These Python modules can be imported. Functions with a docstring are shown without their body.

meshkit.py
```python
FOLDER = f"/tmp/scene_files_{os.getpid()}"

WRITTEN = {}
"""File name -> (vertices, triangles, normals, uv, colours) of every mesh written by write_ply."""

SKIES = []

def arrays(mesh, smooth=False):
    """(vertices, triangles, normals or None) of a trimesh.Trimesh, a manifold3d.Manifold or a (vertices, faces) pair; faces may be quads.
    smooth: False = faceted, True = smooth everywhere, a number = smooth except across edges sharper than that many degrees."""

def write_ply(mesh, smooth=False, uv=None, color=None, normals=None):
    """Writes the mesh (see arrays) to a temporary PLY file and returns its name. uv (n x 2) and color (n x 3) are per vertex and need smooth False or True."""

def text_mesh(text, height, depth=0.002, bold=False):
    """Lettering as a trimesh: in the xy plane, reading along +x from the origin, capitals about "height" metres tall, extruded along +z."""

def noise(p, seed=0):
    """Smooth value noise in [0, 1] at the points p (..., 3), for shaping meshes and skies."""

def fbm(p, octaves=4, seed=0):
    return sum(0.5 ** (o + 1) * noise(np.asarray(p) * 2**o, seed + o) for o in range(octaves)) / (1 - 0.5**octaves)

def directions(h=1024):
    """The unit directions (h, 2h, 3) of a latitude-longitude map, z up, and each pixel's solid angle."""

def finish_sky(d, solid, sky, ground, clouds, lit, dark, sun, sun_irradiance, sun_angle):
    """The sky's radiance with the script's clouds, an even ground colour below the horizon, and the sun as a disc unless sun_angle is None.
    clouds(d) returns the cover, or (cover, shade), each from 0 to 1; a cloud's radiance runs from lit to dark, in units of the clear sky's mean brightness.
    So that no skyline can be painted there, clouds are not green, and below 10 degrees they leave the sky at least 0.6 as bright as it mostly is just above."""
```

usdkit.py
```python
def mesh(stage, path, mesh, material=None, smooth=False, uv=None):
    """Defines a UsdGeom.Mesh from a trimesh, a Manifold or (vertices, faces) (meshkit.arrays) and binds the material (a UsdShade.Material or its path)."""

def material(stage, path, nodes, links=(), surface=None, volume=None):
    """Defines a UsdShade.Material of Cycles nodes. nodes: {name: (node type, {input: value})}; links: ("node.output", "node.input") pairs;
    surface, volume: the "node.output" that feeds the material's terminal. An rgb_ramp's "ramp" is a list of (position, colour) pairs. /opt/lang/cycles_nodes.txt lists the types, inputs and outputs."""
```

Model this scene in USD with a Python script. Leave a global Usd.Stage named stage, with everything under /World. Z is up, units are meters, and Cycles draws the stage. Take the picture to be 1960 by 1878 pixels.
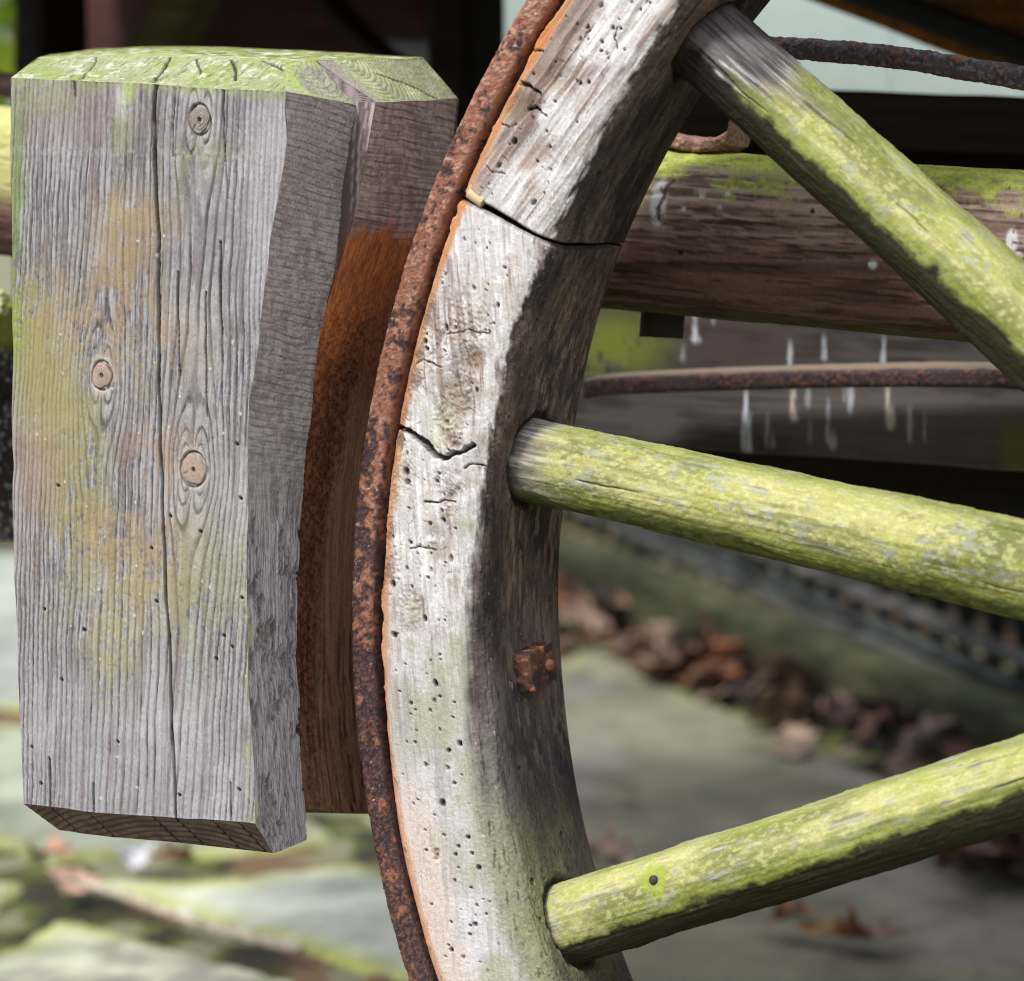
import math
import numpy as np
import trimesh
import usdkit
from meshkit import noise, fbm
from pxr import Usd, UsdGeom, UsdLux, UsdShade, Sdf, Gf, Vt

stage = Usd.Stage.CreateInMemory()
UsdGeom.Xform.Define(stage, "/World")
UsdGeom.Scope.Define(stage, "/World/Looks")
PI = math.pi
rng = np.random.default_rng(7)

# ------------------------------------------------------------------ camera
PITCH, EYE = math.radians(8.0), np.array([0.0, 0.0, 0.762])
LENS = 6400.0                                    # focal length in units of a 1960 wide picture
cam = UsdGeom.Camera.Define(stage, "/World/camera")
cam.CreateHorizontalApertureAttr(36.0)
cam.CreateVerticalApertureAttr(36.0 * 981 / 1024)
cam.CreateFocalLengthAttr(36.0 * LENS / 1960)
cam.CreateFocusDistanceAttr(1.635)
cam.CreateFStopAttr(8.0)
cam.CreateClippingRangeAttr(Gf.Vec2f(0.05, 500))
cam.CreateExposureAttr(1.42)
cam.AddTranslateOp().Set(Gf.Vec3d(*EYE))
cam.AddRotateXOp().Set(90 - 8.0)

# ------------------------------------------------------------------ overcast sky and a very soft sun
SUN = np.array([-0.50, -0.52, 0.95]); SUN /= np.linalg.norm(SUN)
dome = UsdLux.DomeLight.Define(stage, "/World/sky")
sky = usdkit.material(stage, "/World/Looks/sky_look", {
    "s": ("sky_texture", {"sky_type": "single_scattering", "sun_disc": False, "sun_elevation": float(math.asin(SUN[2])), "sun_rotation": float(math.atan2(SUN[0], SUN[1]))}),
    "tc": ("texture_coordinate", {}),
    "n": ("noise_texture", {"scale": 2.2, "detail": 5.0, "roughness": 0.6}),
    "r": ("rgb_ramp", {"ramp": [(0.3, (6.0, 6.4, 6.9)), (0.7, (9.3, 9.6, 9.9))]}),
    "m": ("mix", {"fac": 0.86}),
    "sx": ("separate_xyz", {}), "g": ("map_range", {"from_min": 0.0, "from_max": 1.0, "to_min": 0.28, "to_max": 1.5, "clamp": True}), "gm": ("vector_math", {"math_type": "multiply"}),
    "b": ("background_shader", {"strength": 0.072}),
}, [("tc.generated", "sx.vector"), ("sx.z", "g.value"), ("m.color", "gm.vector1"), ("g.result", "gm.vector2"), ("tc.generated", "n.vector"), ("n.fac", "r.fac"), ("s.color", "m.color1"), ("r.color", "m.color2"), ("gm.vector", "b.color")], surface="b.background")
UsdShade.MaterialBindingAPI.Apply(dome.GetPrim()).Bind(sky)
dome.GetPrim().SetCustomDataByKey("kind", "structure")
sun = UsdLux.DistantLight.Define(stage, "/World/sun")
sun.CreateIntensityAttr(0.4); sun.CreateAngleAttr(11.0); sun.CreateNormalizeAttr(True)
sun.CreateColorAttr(Gf.Vec3f(1.0, 0.985, 0.955))
zz = SUN; xx = np.cross([0, 0, 1.0], zz); xx /= np.linalg.norm(xx); yy = np.cross(zz, xx)
sun.AddTransformOp().Set(Gf.Matrix4d(*xx, 0, *yy, 0, *zz, 0, 0, 0, 3, 1))

# ------------------------------------------------------------------ the wagon's own axes: U along the wheel's plane, W up in it, V away from us
fw = np.array([0, math.cos(PITCH), -math.sin(PITCH)]); rt = np.array([1.0, 0, 0]); up = np.cross(rt, fw)
HUB = EYE + np.array([0.3581, 1.3853, -0.2647])
_y, _t = math.radians(29.15), math.radians(-5.57)
U = np.array([math.cos(_y), -math.sin(_y), 0.0])
V0 = np.array([math.sin(_y), math.cos(_y), 0.0]); W0 = np.array([0, 0, 1.0])
V = V0 * math.cos(_t) + W0 * math.sin(_t); W = np.cross(U, V)


def L(a, b, v):
    """A point given along the wagon's axes, measured from the wheel's centre."""
    a, b, v = np.broadcast_arrays(np.asarray(a, float), np.asarray(b, float), np.asarray(v, float))
    return HUB + a[..., None] * U + b[..., None] * W + v[..., None] * V


def sight(x, y):
    return fw + (x - 980) / LENS * rt - (y - 939) / LENS * up


def loc(x, y, v):
    """(a, b) of the measured picture point (x, y) on the plane v of the wagon."""
    d = sight(x, y)
    q = EYE + d * ((HUB + v * V - EYE) @ V) / (d @ V) - HUB
    return float(q @ U), float(q @ W)


def gnd(x, y, z=0.0):
    d = sight(x, y)
    return EYE + d * (z - EYE[2]) / d[2]


# ------------------------------------------------------------------ small tools
def lin(c):
    c = np.asarray(c, float) / 255.0
    return np.where(c <= 0.04045, c / 12.92, ((c + 0.055) / 1.055) ** 2.4)


def A(*c, k=1.28):
    """Base colour of a thing seen as sRGB c in the flat light."""
    return np.clip(lin(c) / k, 0.003, 0.86)


def sm(x, lo, hi):
    t = np.clip((x - lo) / (hi - lo), 0, 1)
    return t * t * (3 - 2 * t)


def mixc(c, d, m):
    m = np.asarray(m)[..., None] if np.ndim(m) else m
    return c * (1 - m) + d * m


def nz(p, s=(1, 1, 1), o=4, seed=0):
    return fbm(np.asarray(p) * np.asarray(s, float), o, seed)


def st(x, y, z=0.0):
    x, y, z = np.broadcast_arrays(x, y, z)
    return np.stack([x, y, z], -1)


def normals(P):
    n = np.cross(np.gradient(P, axis=0), np.gradient(P, axis=1))
    return n / np.maximum(np.linalg.norm(n, axis=-1, keepdims=True), 1e-12)


def raise_(P, h, toward):
    """Moves the grid P along its normals, on the side of the direction toward, by h."""
    n = normals(P)
    if (n * toward).sum(-1).mean() < 0:
        n = -n
    return P + n * h[..., None]


def rim(n, m, k=3, sides="nsew"):
    a = np.minimum(np.arange(n) / k if "n" in sides else 9, np.arange(n)[::-1] / k if "s" in sides else 9)
    b = np.minimum(np.arange(m) / k if "w" in sides else 9, np.arange(m)[::-1] / k if "e" in sides else 9)
    return np.clip(np.minimum.outer(np.broadcast_to(a, n), np.broadcast_to(b, m)), 0, 1)


def wob(P, amp=0.0012, s=35.0, seed=3):
    return P + amp * 2 * (np.stack([fbm(P * s, 3, seed + i * 7) for i in range(3)], -1) - 0.5)


def path_dist(X, Y, pts):
    """Distance to a polyline, and the place along it from 0 to 1."""
    best = np.full(X.shape, 1e9); at = np.zeros(X.shape)
    pts = np.asarray(pts, float); n = len(pts) - 1
    for i in range(n):
        a, b = pts[i], pts[i + 1]; d = b - a
        t = np.clip(((X - a[0]) * d[0] + (Y - a[1]) * d[1]) / max(d @ d, 1e-12), 0, 1)
        q = np.hypot(X - a[0] - t * d[0], Y - a[1] - t * d[1])
        m = q < best
        best = np.where(m, q, best); at = np.where(m, (i + t) / n, at)
    return best, at


def blob(X, Y, cx, cy, rx, ry, soft=0.5):
    return 1 - sm(np.hypot((X - cx) / rx, (Y - cy) / ry), 1 - soft, 1 + soft)


def pblob(X, Y, v, x, y, rx, ry, soft=0.5):
    """A patch measured in the picture on the plane v."""
    a, b = loc(x, y, v); a2, _ = loc(x + rx, y, v); _, b2 = loc(x, y + ry, v)
    return blob(X, Y, a, b, abs(a2 - a), abs(b2 - b), soft)


def ppath(v, pts):
    return [loc(x, y, v) for x, y in pts]


# ------------------------------------------------------------------ scene writing
_used = {}


def free(parent, name):
    k = (parent, name); n = _used.get(k, -1) + 1; _used[k] = n
    return f"{parent}/{name}" + (f"_{n:03d}" if n else "")


def data(prim, label=None, cat=None, group=None, kind=None):
    for k, x in (("label", label), ("category", cat), ("group", group), ("kind", kind)):
        if x:
            prim.SetCustomDataByKey(k, x)
    return prim


class Thing:
    def __init__(self, name, base, label=None, cat=None, group=None, kind=None):
        self.path = free("/World", name); self.base = np.asarray(base, float)
        x = UsdGeom.Xform.Define(stage, self.path); x.AddTranslateOp().Set(Gf.Vec3d(*map(float, self.base)))
        self.prim = data(x.GetPrim(), label, cat, group, kind)


def put(name, geo, mat, owner=None, smooth=True, under=None, label=None, kind=None, cat=None, group=None):
    """One Mesh prim: geo is a list of (P grid, colour grid) patches or (vertices, faces, colours)."""
    vs, fs, cs, k = [], [], [], 0
    for g in geo:
        if len(g) == 3:
            v, f, c = g
            v = np.asarray(v, float); c = np.broadcast_to(np.asarray(c, float), (len(v), 3)); f = np.asarray(f)
        else:
            P, c = g
            n, m = P.shape[:2]
            v = P.reshape(-1, 3); c = np.broadcast_to(np.asarray(c, float), P.shape).reshape(-1, 3)
            i = np.arange(n * m).reshape(n, m)
            q = np.stack([i[:-1, :-1], i[1:, :-1], i[1:, 1:], i[:-1, 1:]], -1).reshape(-1, 4)
            f = np.vstack([q[:, [0, 1, 2]], q[:, [0, 2, 3]]])
        vs.append(v); fs.append(f + k); cs.append(c); k += len(v)
    base = owner.base if owner else np.zeros(3)
    allv, allf, allc = np.vstack(vs), np.vstack(fs), np.vstack(cs)
    keep, inv = np.unique(allf, return_inverse=True); allf = inv.reshape(-1, 3); allv = allv[keep]; allc = allc[keep]
    parent = under if under else (owner.path if owner else "/World")
    path = free(parent, name)
    m = usdkit.mesh(stage, path, (allv - base, allf), mat, smooth=bool(smooth))
    c = allc
    UsdGeom.PrimvarsAPI(m).CreatePrimvar("col", Sdf.ValueTypeNames.Color3fArray, "vertex").Set(Vt.Vec3fArray.FromNumpy(c.astype(np.float32)))
    data(m.GetPrim(), label, cat, group, kind)
    return path


def look(name, rough=0.85, fine=700.0, bump=0.35, dist=0.0006, vary=0.22, stretch=None, spec=0.3):
    """A surface whose base colour is the mesh's own colour, broken up by fine procedural noise, with fine relief."""
    n = {"a": ("attribute", {"attribute": "col"}), "tc": ("texture_coordinate", {}),
         "mp": ("mapping", {"scale": stretch or (1, 1, 1)}),
         "n": ("noise_texture", {"scale": fine, "detail": 4.0, "roughness": 0.65}),
         "mr": ("map_range", {"from_min": 0.25, "from_max": 0.75, "to_min": 1 - vary, "to_max": 1 + vary}),
         "mx": ("vector_math", {"math_type": "multiply"}),
         "bp": ("bump", {"strength": bump, "distance": dist}),
         "p": ("principled_bsdf", {"roughness": rough, "specular_ior_level": spec})}
    l = [("tc.object", "mp.vector"), ("mp.vector", "n.vector"), ("n.fac", "mr.value"), ("a.color", "mx.vector1"), ("mr.result", "mx.vector2"),
         ("mx.vector", "p.base_color"), ("n.fac", "bp.height"), ("bp.normal", "p.normal")]
    return usdkit.material(stage, f"/World/Looks/{name}", n, l, surface="p.BSDF")


WOOD = look("weathered_wood", 0.88, 1500, 0.6, 0.0005, 0.27, spec=0.15)
LICHEN = look("lichen_wood", 0.92, 1300, 0.6, 0.0006, 0.22, spec=0.08)
RUST = look("rust", 0.72, 800, 0.8, 0.0008, 0.25, spec=0.4)
EARTH = look("stone", 0.9, 120, 0.4, 0.003, 0.14)
PAINT = look("painted", 0.6, 60, 0.2, 0.002, 0.07)
LEAF = look("dry_leaf_look", 0.75, 90, 0.4, 0.002, 0.2)


def box_geo(o, ex, ey, ez, col, ch=0.002, n=None):
    """A chamfered box on the corner-free centre o with half-axes ex, ey, ez."""
    h = [np.linalg.norm(e) for e in (ex, ey, ez)]
    R = np.stack([ex / h[0], ey / h[1], ez / h[2]])
    pts = []
    for s in np.array(np.meshgrid([-1, 1], [-1, 1], [-1, 1])).reshape(3, -1).T:
        for k in range(3):
            q = np.array([s[i] * (h[i] - (ch if i != k else 0)) for i in range(3)]); pts.append(q @ R + o)
    m = trimesh.convex.convex_hull(np.array(pts))
    f = m.faces; v = m.vertices[f].reshape(-1, 3)
    return (v, np.arange(len(v)).reshape(-1, 3), np.asarray(col, float))


def beam_geo(p0, p1, side, h, w, colf, n=160, m=24, rnd=0.35, rough=0.0015, seed=0):
    """A sawn timber from p0 to p1: half height h, half width w, slightly rounded, uneven; colf(P, s, cos, sin) -> colours."""
    p0, p1 = np.asarray(p0, float), np.asarray(p1, float); d = (p1 - p0) / np.linalg.norm(p1 - p0)
    e2 = side - (side @ d) * d; e2 /= np.linalg.norm(e2); e1 = np.cross(e2, d); e1 *= np.sign(e1[2]) or 1
    s = np.linspace(0, 1, n); th = np.linspace(0, 2 * PI, 4 * m + 1)
    c, q = np.cos(th), np.sin(th); ex = 2 / (2 / rnd if rnd < 1 else 2)
    k = (np.abs(c) ** (2 / rnd) + np.abs(q) ** (2 / rnd)) ** (-rnd / 2)
    P = p0 + s[:, None, None] * (p1 - p0) + (k * q * h)[None, :, None] * e1 + (k * c * w)[None, :, None] * e2
    C = colf(P, s[:, None] + 0 * th, c, q)
    P = wob(P, rough, 14, seed)
    out = [(P, C)]
    for i in (0, -1):
        cap = np.stack([P[i], np.broadcast_to(P[i].mean(0), P[i].shape)])
        out.append((cap, C[[i, i]] * 0.8))
    return out


# ================================================================== THE WHEEL
R0 = 0.5
WHEEL = Thing("wagon_wheel", HUB - R0 * W + 0.04 * V, "old wooden wagon wheel with rusty iron tyre and lichen covered spokes", "wheel")


def polar(phi, r, v):
    return L(r * np.cos(phi), r * np.sin(phi), v)


def profile(pts, step):
    """Points along a polyline (r, v) about step apart, and their running length."""
    pts = np.asarray(pts, float)
    s = np.concatenate([[0], np.cumsum(np.hypot(*np.diff(pts, axis=0).T))])
    t = np.concatenate([np.linspace(s[i], s[i + 1], max(1, int(round((s[i + 1] - s[i]) / step[i])) ), endpoint=False) for i in range(len(s) - 1)] + [[s[-1]]])
    return np.interp(t, s, pts[:, 0]), np.interp(t, s, pts[:, 1]), t


def arcpts(cr, cv, rad, a0, a1, n=7):
    t = np.radians(np.linspace(a0, a1, n))
    return [(cr + rad * math.cos(x), cv + rad * math.sin(x)) for x in t]


# ---- iron tyre
t_pts = [(0.488, 0.080)] + [(0.4875, 0.03)] + arcpts(0.4900, 0.0025, 0.0025, 180, 270, 4) + arcpts(0.4986, 0.0020, 0.0020, 270, 360, 5) + [(0.5006, 0.02), (0.5006, 0.078), (0.488, 0.080)]
tr, tv, ts = profile(t_pts, [0.01, 0.003] + [0.0007] * 3 + [0.0006] + [0.0007] * 4 + [0.0008, 0.004, 0.006])
dense = np.radians(np.linspace(128, 213, 1150)); coarse = np.radians(np.linspace(213, 488, 300))[1:]
phi = np.concatenate([dense, coarse])
PH, TR = np.meshgrid(phi, tr, indexing="ij"); _, TV = np.meshgrid(phi, tv, indexing="ij")
Q = st(PH * 0.5, TR, TV) * 1000
n1 = nz(Q, (1 / 9, 1 / 6, 1 / 6), 4, 1); n2 = nz(Q, (1 / 2.6, 1 / 2.2, 1 / 2.2), 3, 2); n3 = nz(Q, (1 / 1.1,) * 3, 2, 5); n4 = nz(Q, (1 / 60, 1 / 60, 1 / 60), 2, 6)
low = sm(np.degrees(PH), 165, 192)
orange = mixc(A(150, 104, 86), A(146, 84, 60), sm(n3, .4, .65)); orange = mixc(orange, A(168, 100, 66), low * .7 * sm(n2, .4, .6)); orange = mixc(orange, A(128, 84, 70), .6 * sm(n2, .5, .62)); orange = mixc(orange, A(190, 150, 128), 0.7 * sm(n2, .58, .75) * (1 - low))
dark = mixc(A(60, 43, 46), A(40, 32, 38), sm(n2, .4, .6)); brown = A(128, 78, 58)
mk = sm(n1 * 0.55 + n2 * 0.45 - 0.20 * (low - 0.5) + 0.15 * (n4 - .5), 0.49, 0.58)
C = mixc(mixc(dark, brown, sm(n3, .45, .7) * .6), orange, mk)
C = mixc(C, A(225, 205, 195), sm(nz(Q, (1 / 1.9,) * 3, 3, 9), 0.80, 0.86) * 0.6)
P = polar(PH, TR + 0.0007 * (nz(Q, (1 / 14, 1 / 14, 1 / 14), 3, 11) - .5), TV)
P = P + ((n2 - .5) * 0.0012 + (n3 - .5) * 0.0007)[..., None] * np.where((TV < 0.01)[..., None], -V + 0.5 * (np.cos(PH)[..., None] * U + np.sin(PH)[..., None] * W), (np.cos(PH)[..., None] * U + np.sin(PH)[..., None] * W) * np.where(TR > .4960, 1, 0)[..., None])
put("tyre", [(P, C)], RUST, WHEEL, label="rusty iron tyre band around the rim")

# ---- felloes: six curved timbers; the first two stand in the picture
f_pts = [(0.4842, 0.088), (0.4850, 0.03), (0.4850, 0.010)] + arcpts(0.4815, 0.003, 0.0035, 0, -90, 5) + [(0.470, -0.0012), (0.440, -0.0012)] + arcpts(0.440, 0.012, 0.0132, 270, 180, 9) + [(0.4270, 0.03), (0.4300, 0.081)] + arcpts(0.4350, 0.083, 0.005, 180, 90, 4) + [(0.4842, 0.088)]
f_step = [0.02, 0.006] + [0.0012] + [0.0007] * 4 + [0.0006] * 2 + [0.0006] * 9 + [0.00065] * 2 + [0.001] * 4 + [0.03]
f_step = f_step[:len(f_pts) - 1]
SEAM = 157.93


def felloe(p0, p1, n, fine, seed, gap0=0.0, gap1=0.0):
    fr, fv, fs = profile(f_pts, f_step if fine else [x * 9 for x in f_step])
    t = np.linspace(0, 1, n)
    PH, FR = np.meshgrid(t, fr, indexing="ij"); _, FV = np.meshgrid(t, fv, indexing="ij"); _, S = np.meshgrid(t, fs, indexing="ij")
    # the ends are not quite straight
    wav = lambda k: 0.0016 * (fbm(st(FR[0] * 90, FV[0] * 60, k), 3, 5) - .5) / 0.46
    a = np.radians(p0) + gap0 / 0.46 + wav(seed); b = np.radians(p1) - gap1 * sm(FR[0], .43, .485) / 0.46 - 0.0004 / .46 + wav(seed + 3)
    if fine:
        a = np.broadcast_to(a, FR[0].shape)
    PH = a * (1 - PH) + b * PH
    FR = FR - .0020 * sm(np.degrees(PH), 178, 190) * (1 - sm(np.degrees(PH), 212, 218)) * (1 - sm(FR, .427, .452))
    FR = FR + .0042 * (1 - sm(np.degrees(PH), 158, 174)) * (1 - sm(FR, .427, .452)) * sm(FV, .03, .08)
    FR = FR + .0022 * sm(np.degrees(PH), 187, 198) * (1 - sm(np.degrees(PH), 213, 218)) * sm(FR, .462, .482)
    X, Y = FR * np.cos(PH), FR * np.sin(PH)
    mid = math.radians((p0 + p1) / 2)
    gx, gy = -math.sin(mid), math.cos(mid)                       # the grain runs straight along the sawn timber
    G, H_ = X * gx + Y * gy, X * gy - Y * gx
    Q = st(H_, G, FV) * 1000
    P = polar(PH, FR, FV)
    cen = L(0.458 * np.cos(PH), 0.458 * np.sin(PH), 0.04)
    out = P - cen
    front = sm(-FV, -0.006, 0.0)                                  # 1 on the face towards us
    inner = 1 - sm(FR, 0.428, 0.436)
    inn_ = FR < .436
    seen = 1 - sm(S, fs[-1] - 0.075, fs[-1] - 0.055)
    grain = nz(Q, (1 / 1.5, 1 / 26, 1 / 1.5), 4, seed); g2 = nz(Q, (1 / 4.5, 1 / 60, 1 / 5), 3, seed + 2)
    m1 = nz(Q, (1 / 16, 1 / 22, 1 / 16), 4, seed + 4); m2 = nz(Q, (1 / 5, 1 / 7, 1 / 5), 4, seed + 5); m3 = nz(Q, (1 / 1.3,) * 3, 3, seed + 6)
    deg = np.degrees(PH); lgf = nz(Q, (1 / 30, 1 / 34, 1 / 30), 3, seed + 21)
    C = mixc(A(206, 198, 197), A(242, 240, 240), sm(grain * .6 + m2 * .4, .42, .62))
    C = mixc(C, A(150, 126, 122), 0.85 * sm(g2 * .45 + grain * .55, .49, .60) * sm(m1, .34, .54)); C = mixc(C, A(104, 84, 80), 0.6 * sm(grain, .60, .68) * sm(m1, .40, .56))
    C = mixc(C, A(176, 158, 140), 0.5 * sm(m2, .5, .68))
    h = 0.0015 * (grain - .5) + 0.0014 * (g2 - .5) + .0005 * (m2 - .5)
    if not fine:
        C = mixc(A(196, 188, 184), A(168, 156, 150), sm(m1, .4, .6)); C = mixc(C, A(86, 74, 70), inner)
    if fine:
        up_ = 1 - sm(deg, SEAM - 1, SEAM)
        bare = sm(deg, 182, 190)                                  # smoother, greyer and pinker low down
        grey = mixc(A(208, 205, 208), A(186, 184, 178), sm(m1, .4, .62)); grey = mixc(grey, A(150, 148, 148), 0.5 * sm(g2, .55, .7))
        C = mixc(C, grey, 0.85 * bare)
        pink = sm(FR + 0.018 * (m1 - .5), 0.455, 0.468) * sm(deg, 190, 196)
        C = mixc(C, mixc(A(222, 206, 197), A(208, 188, 178), m2), 0.85 * pink)
        h = h * (1 - 0.55 * bare)
        # brown, less weathered wood at the upper outer edge
        br = up_ * sm(FR + 0.016 * (m1 - .5) + 0.008 * (grain - .5), 0.460, 0.469) * sm(-deg + 6 * (m1 - .5), -156.5, -151)
        C = mixc(C, mixc(A(146, 122, 110), A(110, 90, 82), sm(grain, .42, .6)), 0.8 * br)
        # greenish bloom along the middle and in hollows
        gr = sm(m1 * .6 + m2 * .4, .50, .62) * sm(deg, 166, 174) * (1 - sm(FR, .462, .474))
        C = mixc(C, A(172, 172, 146), 0.6 * gr * front)
        gl = (1 - sm(FR + .012 * (m1 - .5), .430, .452)) * sm(deg, 181, 187)
        C = mixc(C, A(168, 170, 148), 0.6 * gl)
        # dark, unweathered inner side with a ragged border
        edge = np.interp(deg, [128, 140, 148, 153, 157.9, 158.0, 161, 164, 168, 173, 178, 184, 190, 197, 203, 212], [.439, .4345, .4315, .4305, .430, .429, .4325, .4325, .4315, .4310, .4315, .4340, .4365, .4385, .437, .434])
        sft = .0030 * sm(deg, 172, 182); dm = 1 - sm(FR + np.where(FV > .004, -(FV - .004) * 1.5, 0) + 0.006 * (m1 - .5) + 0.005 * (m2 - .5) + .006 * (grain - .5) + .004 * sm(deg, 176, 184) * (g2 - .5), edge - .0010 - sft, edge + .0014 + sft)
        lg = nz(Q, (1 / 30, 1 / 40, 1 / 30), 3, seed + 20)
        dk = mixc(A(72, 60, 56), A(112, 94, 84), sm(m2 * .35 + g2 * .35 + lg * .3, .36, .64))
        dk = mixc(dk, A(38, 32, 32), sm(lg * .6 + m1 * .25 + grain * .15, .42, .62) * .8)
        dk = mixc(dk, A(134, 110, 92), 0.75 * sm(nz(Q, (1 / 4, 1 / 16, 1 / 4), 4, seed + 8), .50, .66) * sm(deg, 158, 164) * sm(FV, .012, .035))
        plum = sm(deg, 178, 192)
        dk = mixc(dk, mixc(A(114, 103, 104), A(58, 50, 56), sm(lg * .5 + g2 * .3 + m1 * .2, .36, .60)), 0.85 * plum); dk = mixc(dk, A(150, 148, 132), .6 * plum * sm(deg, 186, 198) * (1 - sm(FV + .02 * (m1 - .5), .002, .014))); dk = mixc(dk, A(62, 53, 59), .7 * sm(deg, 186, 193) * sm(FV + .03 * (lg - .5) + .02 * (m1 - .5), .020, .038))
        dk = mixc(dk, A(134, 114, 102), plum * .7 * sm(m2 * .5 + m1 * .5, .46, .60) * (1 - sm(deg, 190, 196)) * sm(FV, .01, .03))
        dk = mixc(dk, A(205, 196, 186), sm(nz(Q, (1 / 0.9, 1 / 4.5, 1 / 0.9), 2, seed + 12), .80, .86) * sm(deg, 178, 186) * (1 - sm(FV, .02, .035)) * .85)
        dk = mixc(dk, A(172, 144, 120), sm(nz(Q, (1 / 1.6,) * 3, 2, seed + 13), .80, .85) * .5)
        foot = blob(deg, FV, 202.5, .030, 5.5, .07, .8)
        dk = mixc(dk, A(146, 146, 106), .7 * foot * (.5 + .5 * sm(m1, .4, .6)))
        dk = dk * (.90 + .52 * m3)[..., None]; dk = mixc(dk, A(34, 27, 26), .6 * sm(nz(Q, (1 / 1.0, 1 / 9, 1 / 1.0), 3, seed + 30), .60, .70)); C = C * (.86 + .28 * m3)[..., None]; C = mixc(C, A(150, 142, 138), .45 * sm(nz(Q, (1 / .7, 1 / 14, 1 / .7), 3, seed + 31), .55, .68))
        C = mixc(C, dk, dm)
        h = h * (1 - .5 * dm) + dm * (0.0010 * (m2 - .5) + .0006 * (m3 - .5)) + .0004 * (m3 - .5)
        # the outer edge is stained orange by the tyre
        og = sm(FR + .0016 * (m2 - .5) + .001 * (m3 - .5), .4772 + .0016 * bare, .4796 + .0016 * bare) * (FV < .02)
        C = mixc(C, mixc(A(206, 134, 82), A(184, 138, 104), sm(m2 * .6 + m1 * .4, .42, .60)), np.clip(og * 1.0, 0, 1) * (0.92 - .25 * bare))
        og2 = sm(FR + .010 * (m1 - .5), .474, .482) * front
        C = mixc(C, A(206, 164, 128), 0.35 * og2 * sm(m2, .42, .58))
        h = h - 0.0035 * sm(FR + .006 * (m2 - .5) + .004 * (m1 - .5), .4815, .4845) * front
        mw = nz(Q, (1 / 4, 1 / 5, 1 / 4), 4, seed + 33)
        Xr, Yr = FR * np.cos(PH), FR * np.sin(PH)
        for x, y, rx, ry, d, w in ((880, 770, 34, 50, .0035, .7), (880, 840, 40, 30, -.002, .2), (858, 930, 34, 22, .0032, .9), (905, 690, 24, 22, .003, .9), (838, 1040, 30, 40, .0015, .5), (1040, 300, 40, 30, .0016, .3), (1000, 210, 34, 24, .0022, .6), (1075, 150, 40, 22, .0016, .4)):
            k = pblob(Xr, Yr, 0, x, y, rx, ry, .8) * front * sm(m2, .25, .55)
            h = h - d * k; C = mixc(C, mixc(A(150, 126, 98), A(120, 96, 84), m3), .85 * w * k * sm(m2, .3, .6))
        kk = pblob(Xr, Yr, 0, 846, 820, 20, 45, .6) * front; C = mixc(C, A(196, 202, 176), .6 * kk)
        # open cracks
        cracks = [([(750, 815), (772, 822), (800, 838), (822, 852), (838, 872), (852, 876), (880, 866), (912, 850)], .0021, .005), ([(985, 152), (1008, 160), (1022, 172), (1036, 184)], .0011, .003), ([(1010, 212), (1030, 208), (1046, 222)], .0009, .003),
                  ([(890, 896), (905, 890), (925, 892)], .0006, .0015), ([(818, 962), (845, 958), (872, 962)], .0006, .0015), ([(785, 1050), (810, 1046), (835, 1052)], .0005, .001), ([(860, 640), (900, 634), (940, 640)], .0005, .001),
                  ([(795, 700), (815, 690), (850, 705)], .0005, .001), ([(1010, 88), (1022, 96), (1040, 100)], .0006, .0015), ([(960, 240), (975, 246), (990, 240)], .0005, .001), ([(930, 320), (948, 330), (970, 334)], .0004, .001),
                  ([(1120, 70), (1130, 60), (1128, 45)], .0006, .0015), ([(1190, 50), (1180, 72), (1185, 92)], .0005, .001)]
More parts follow.
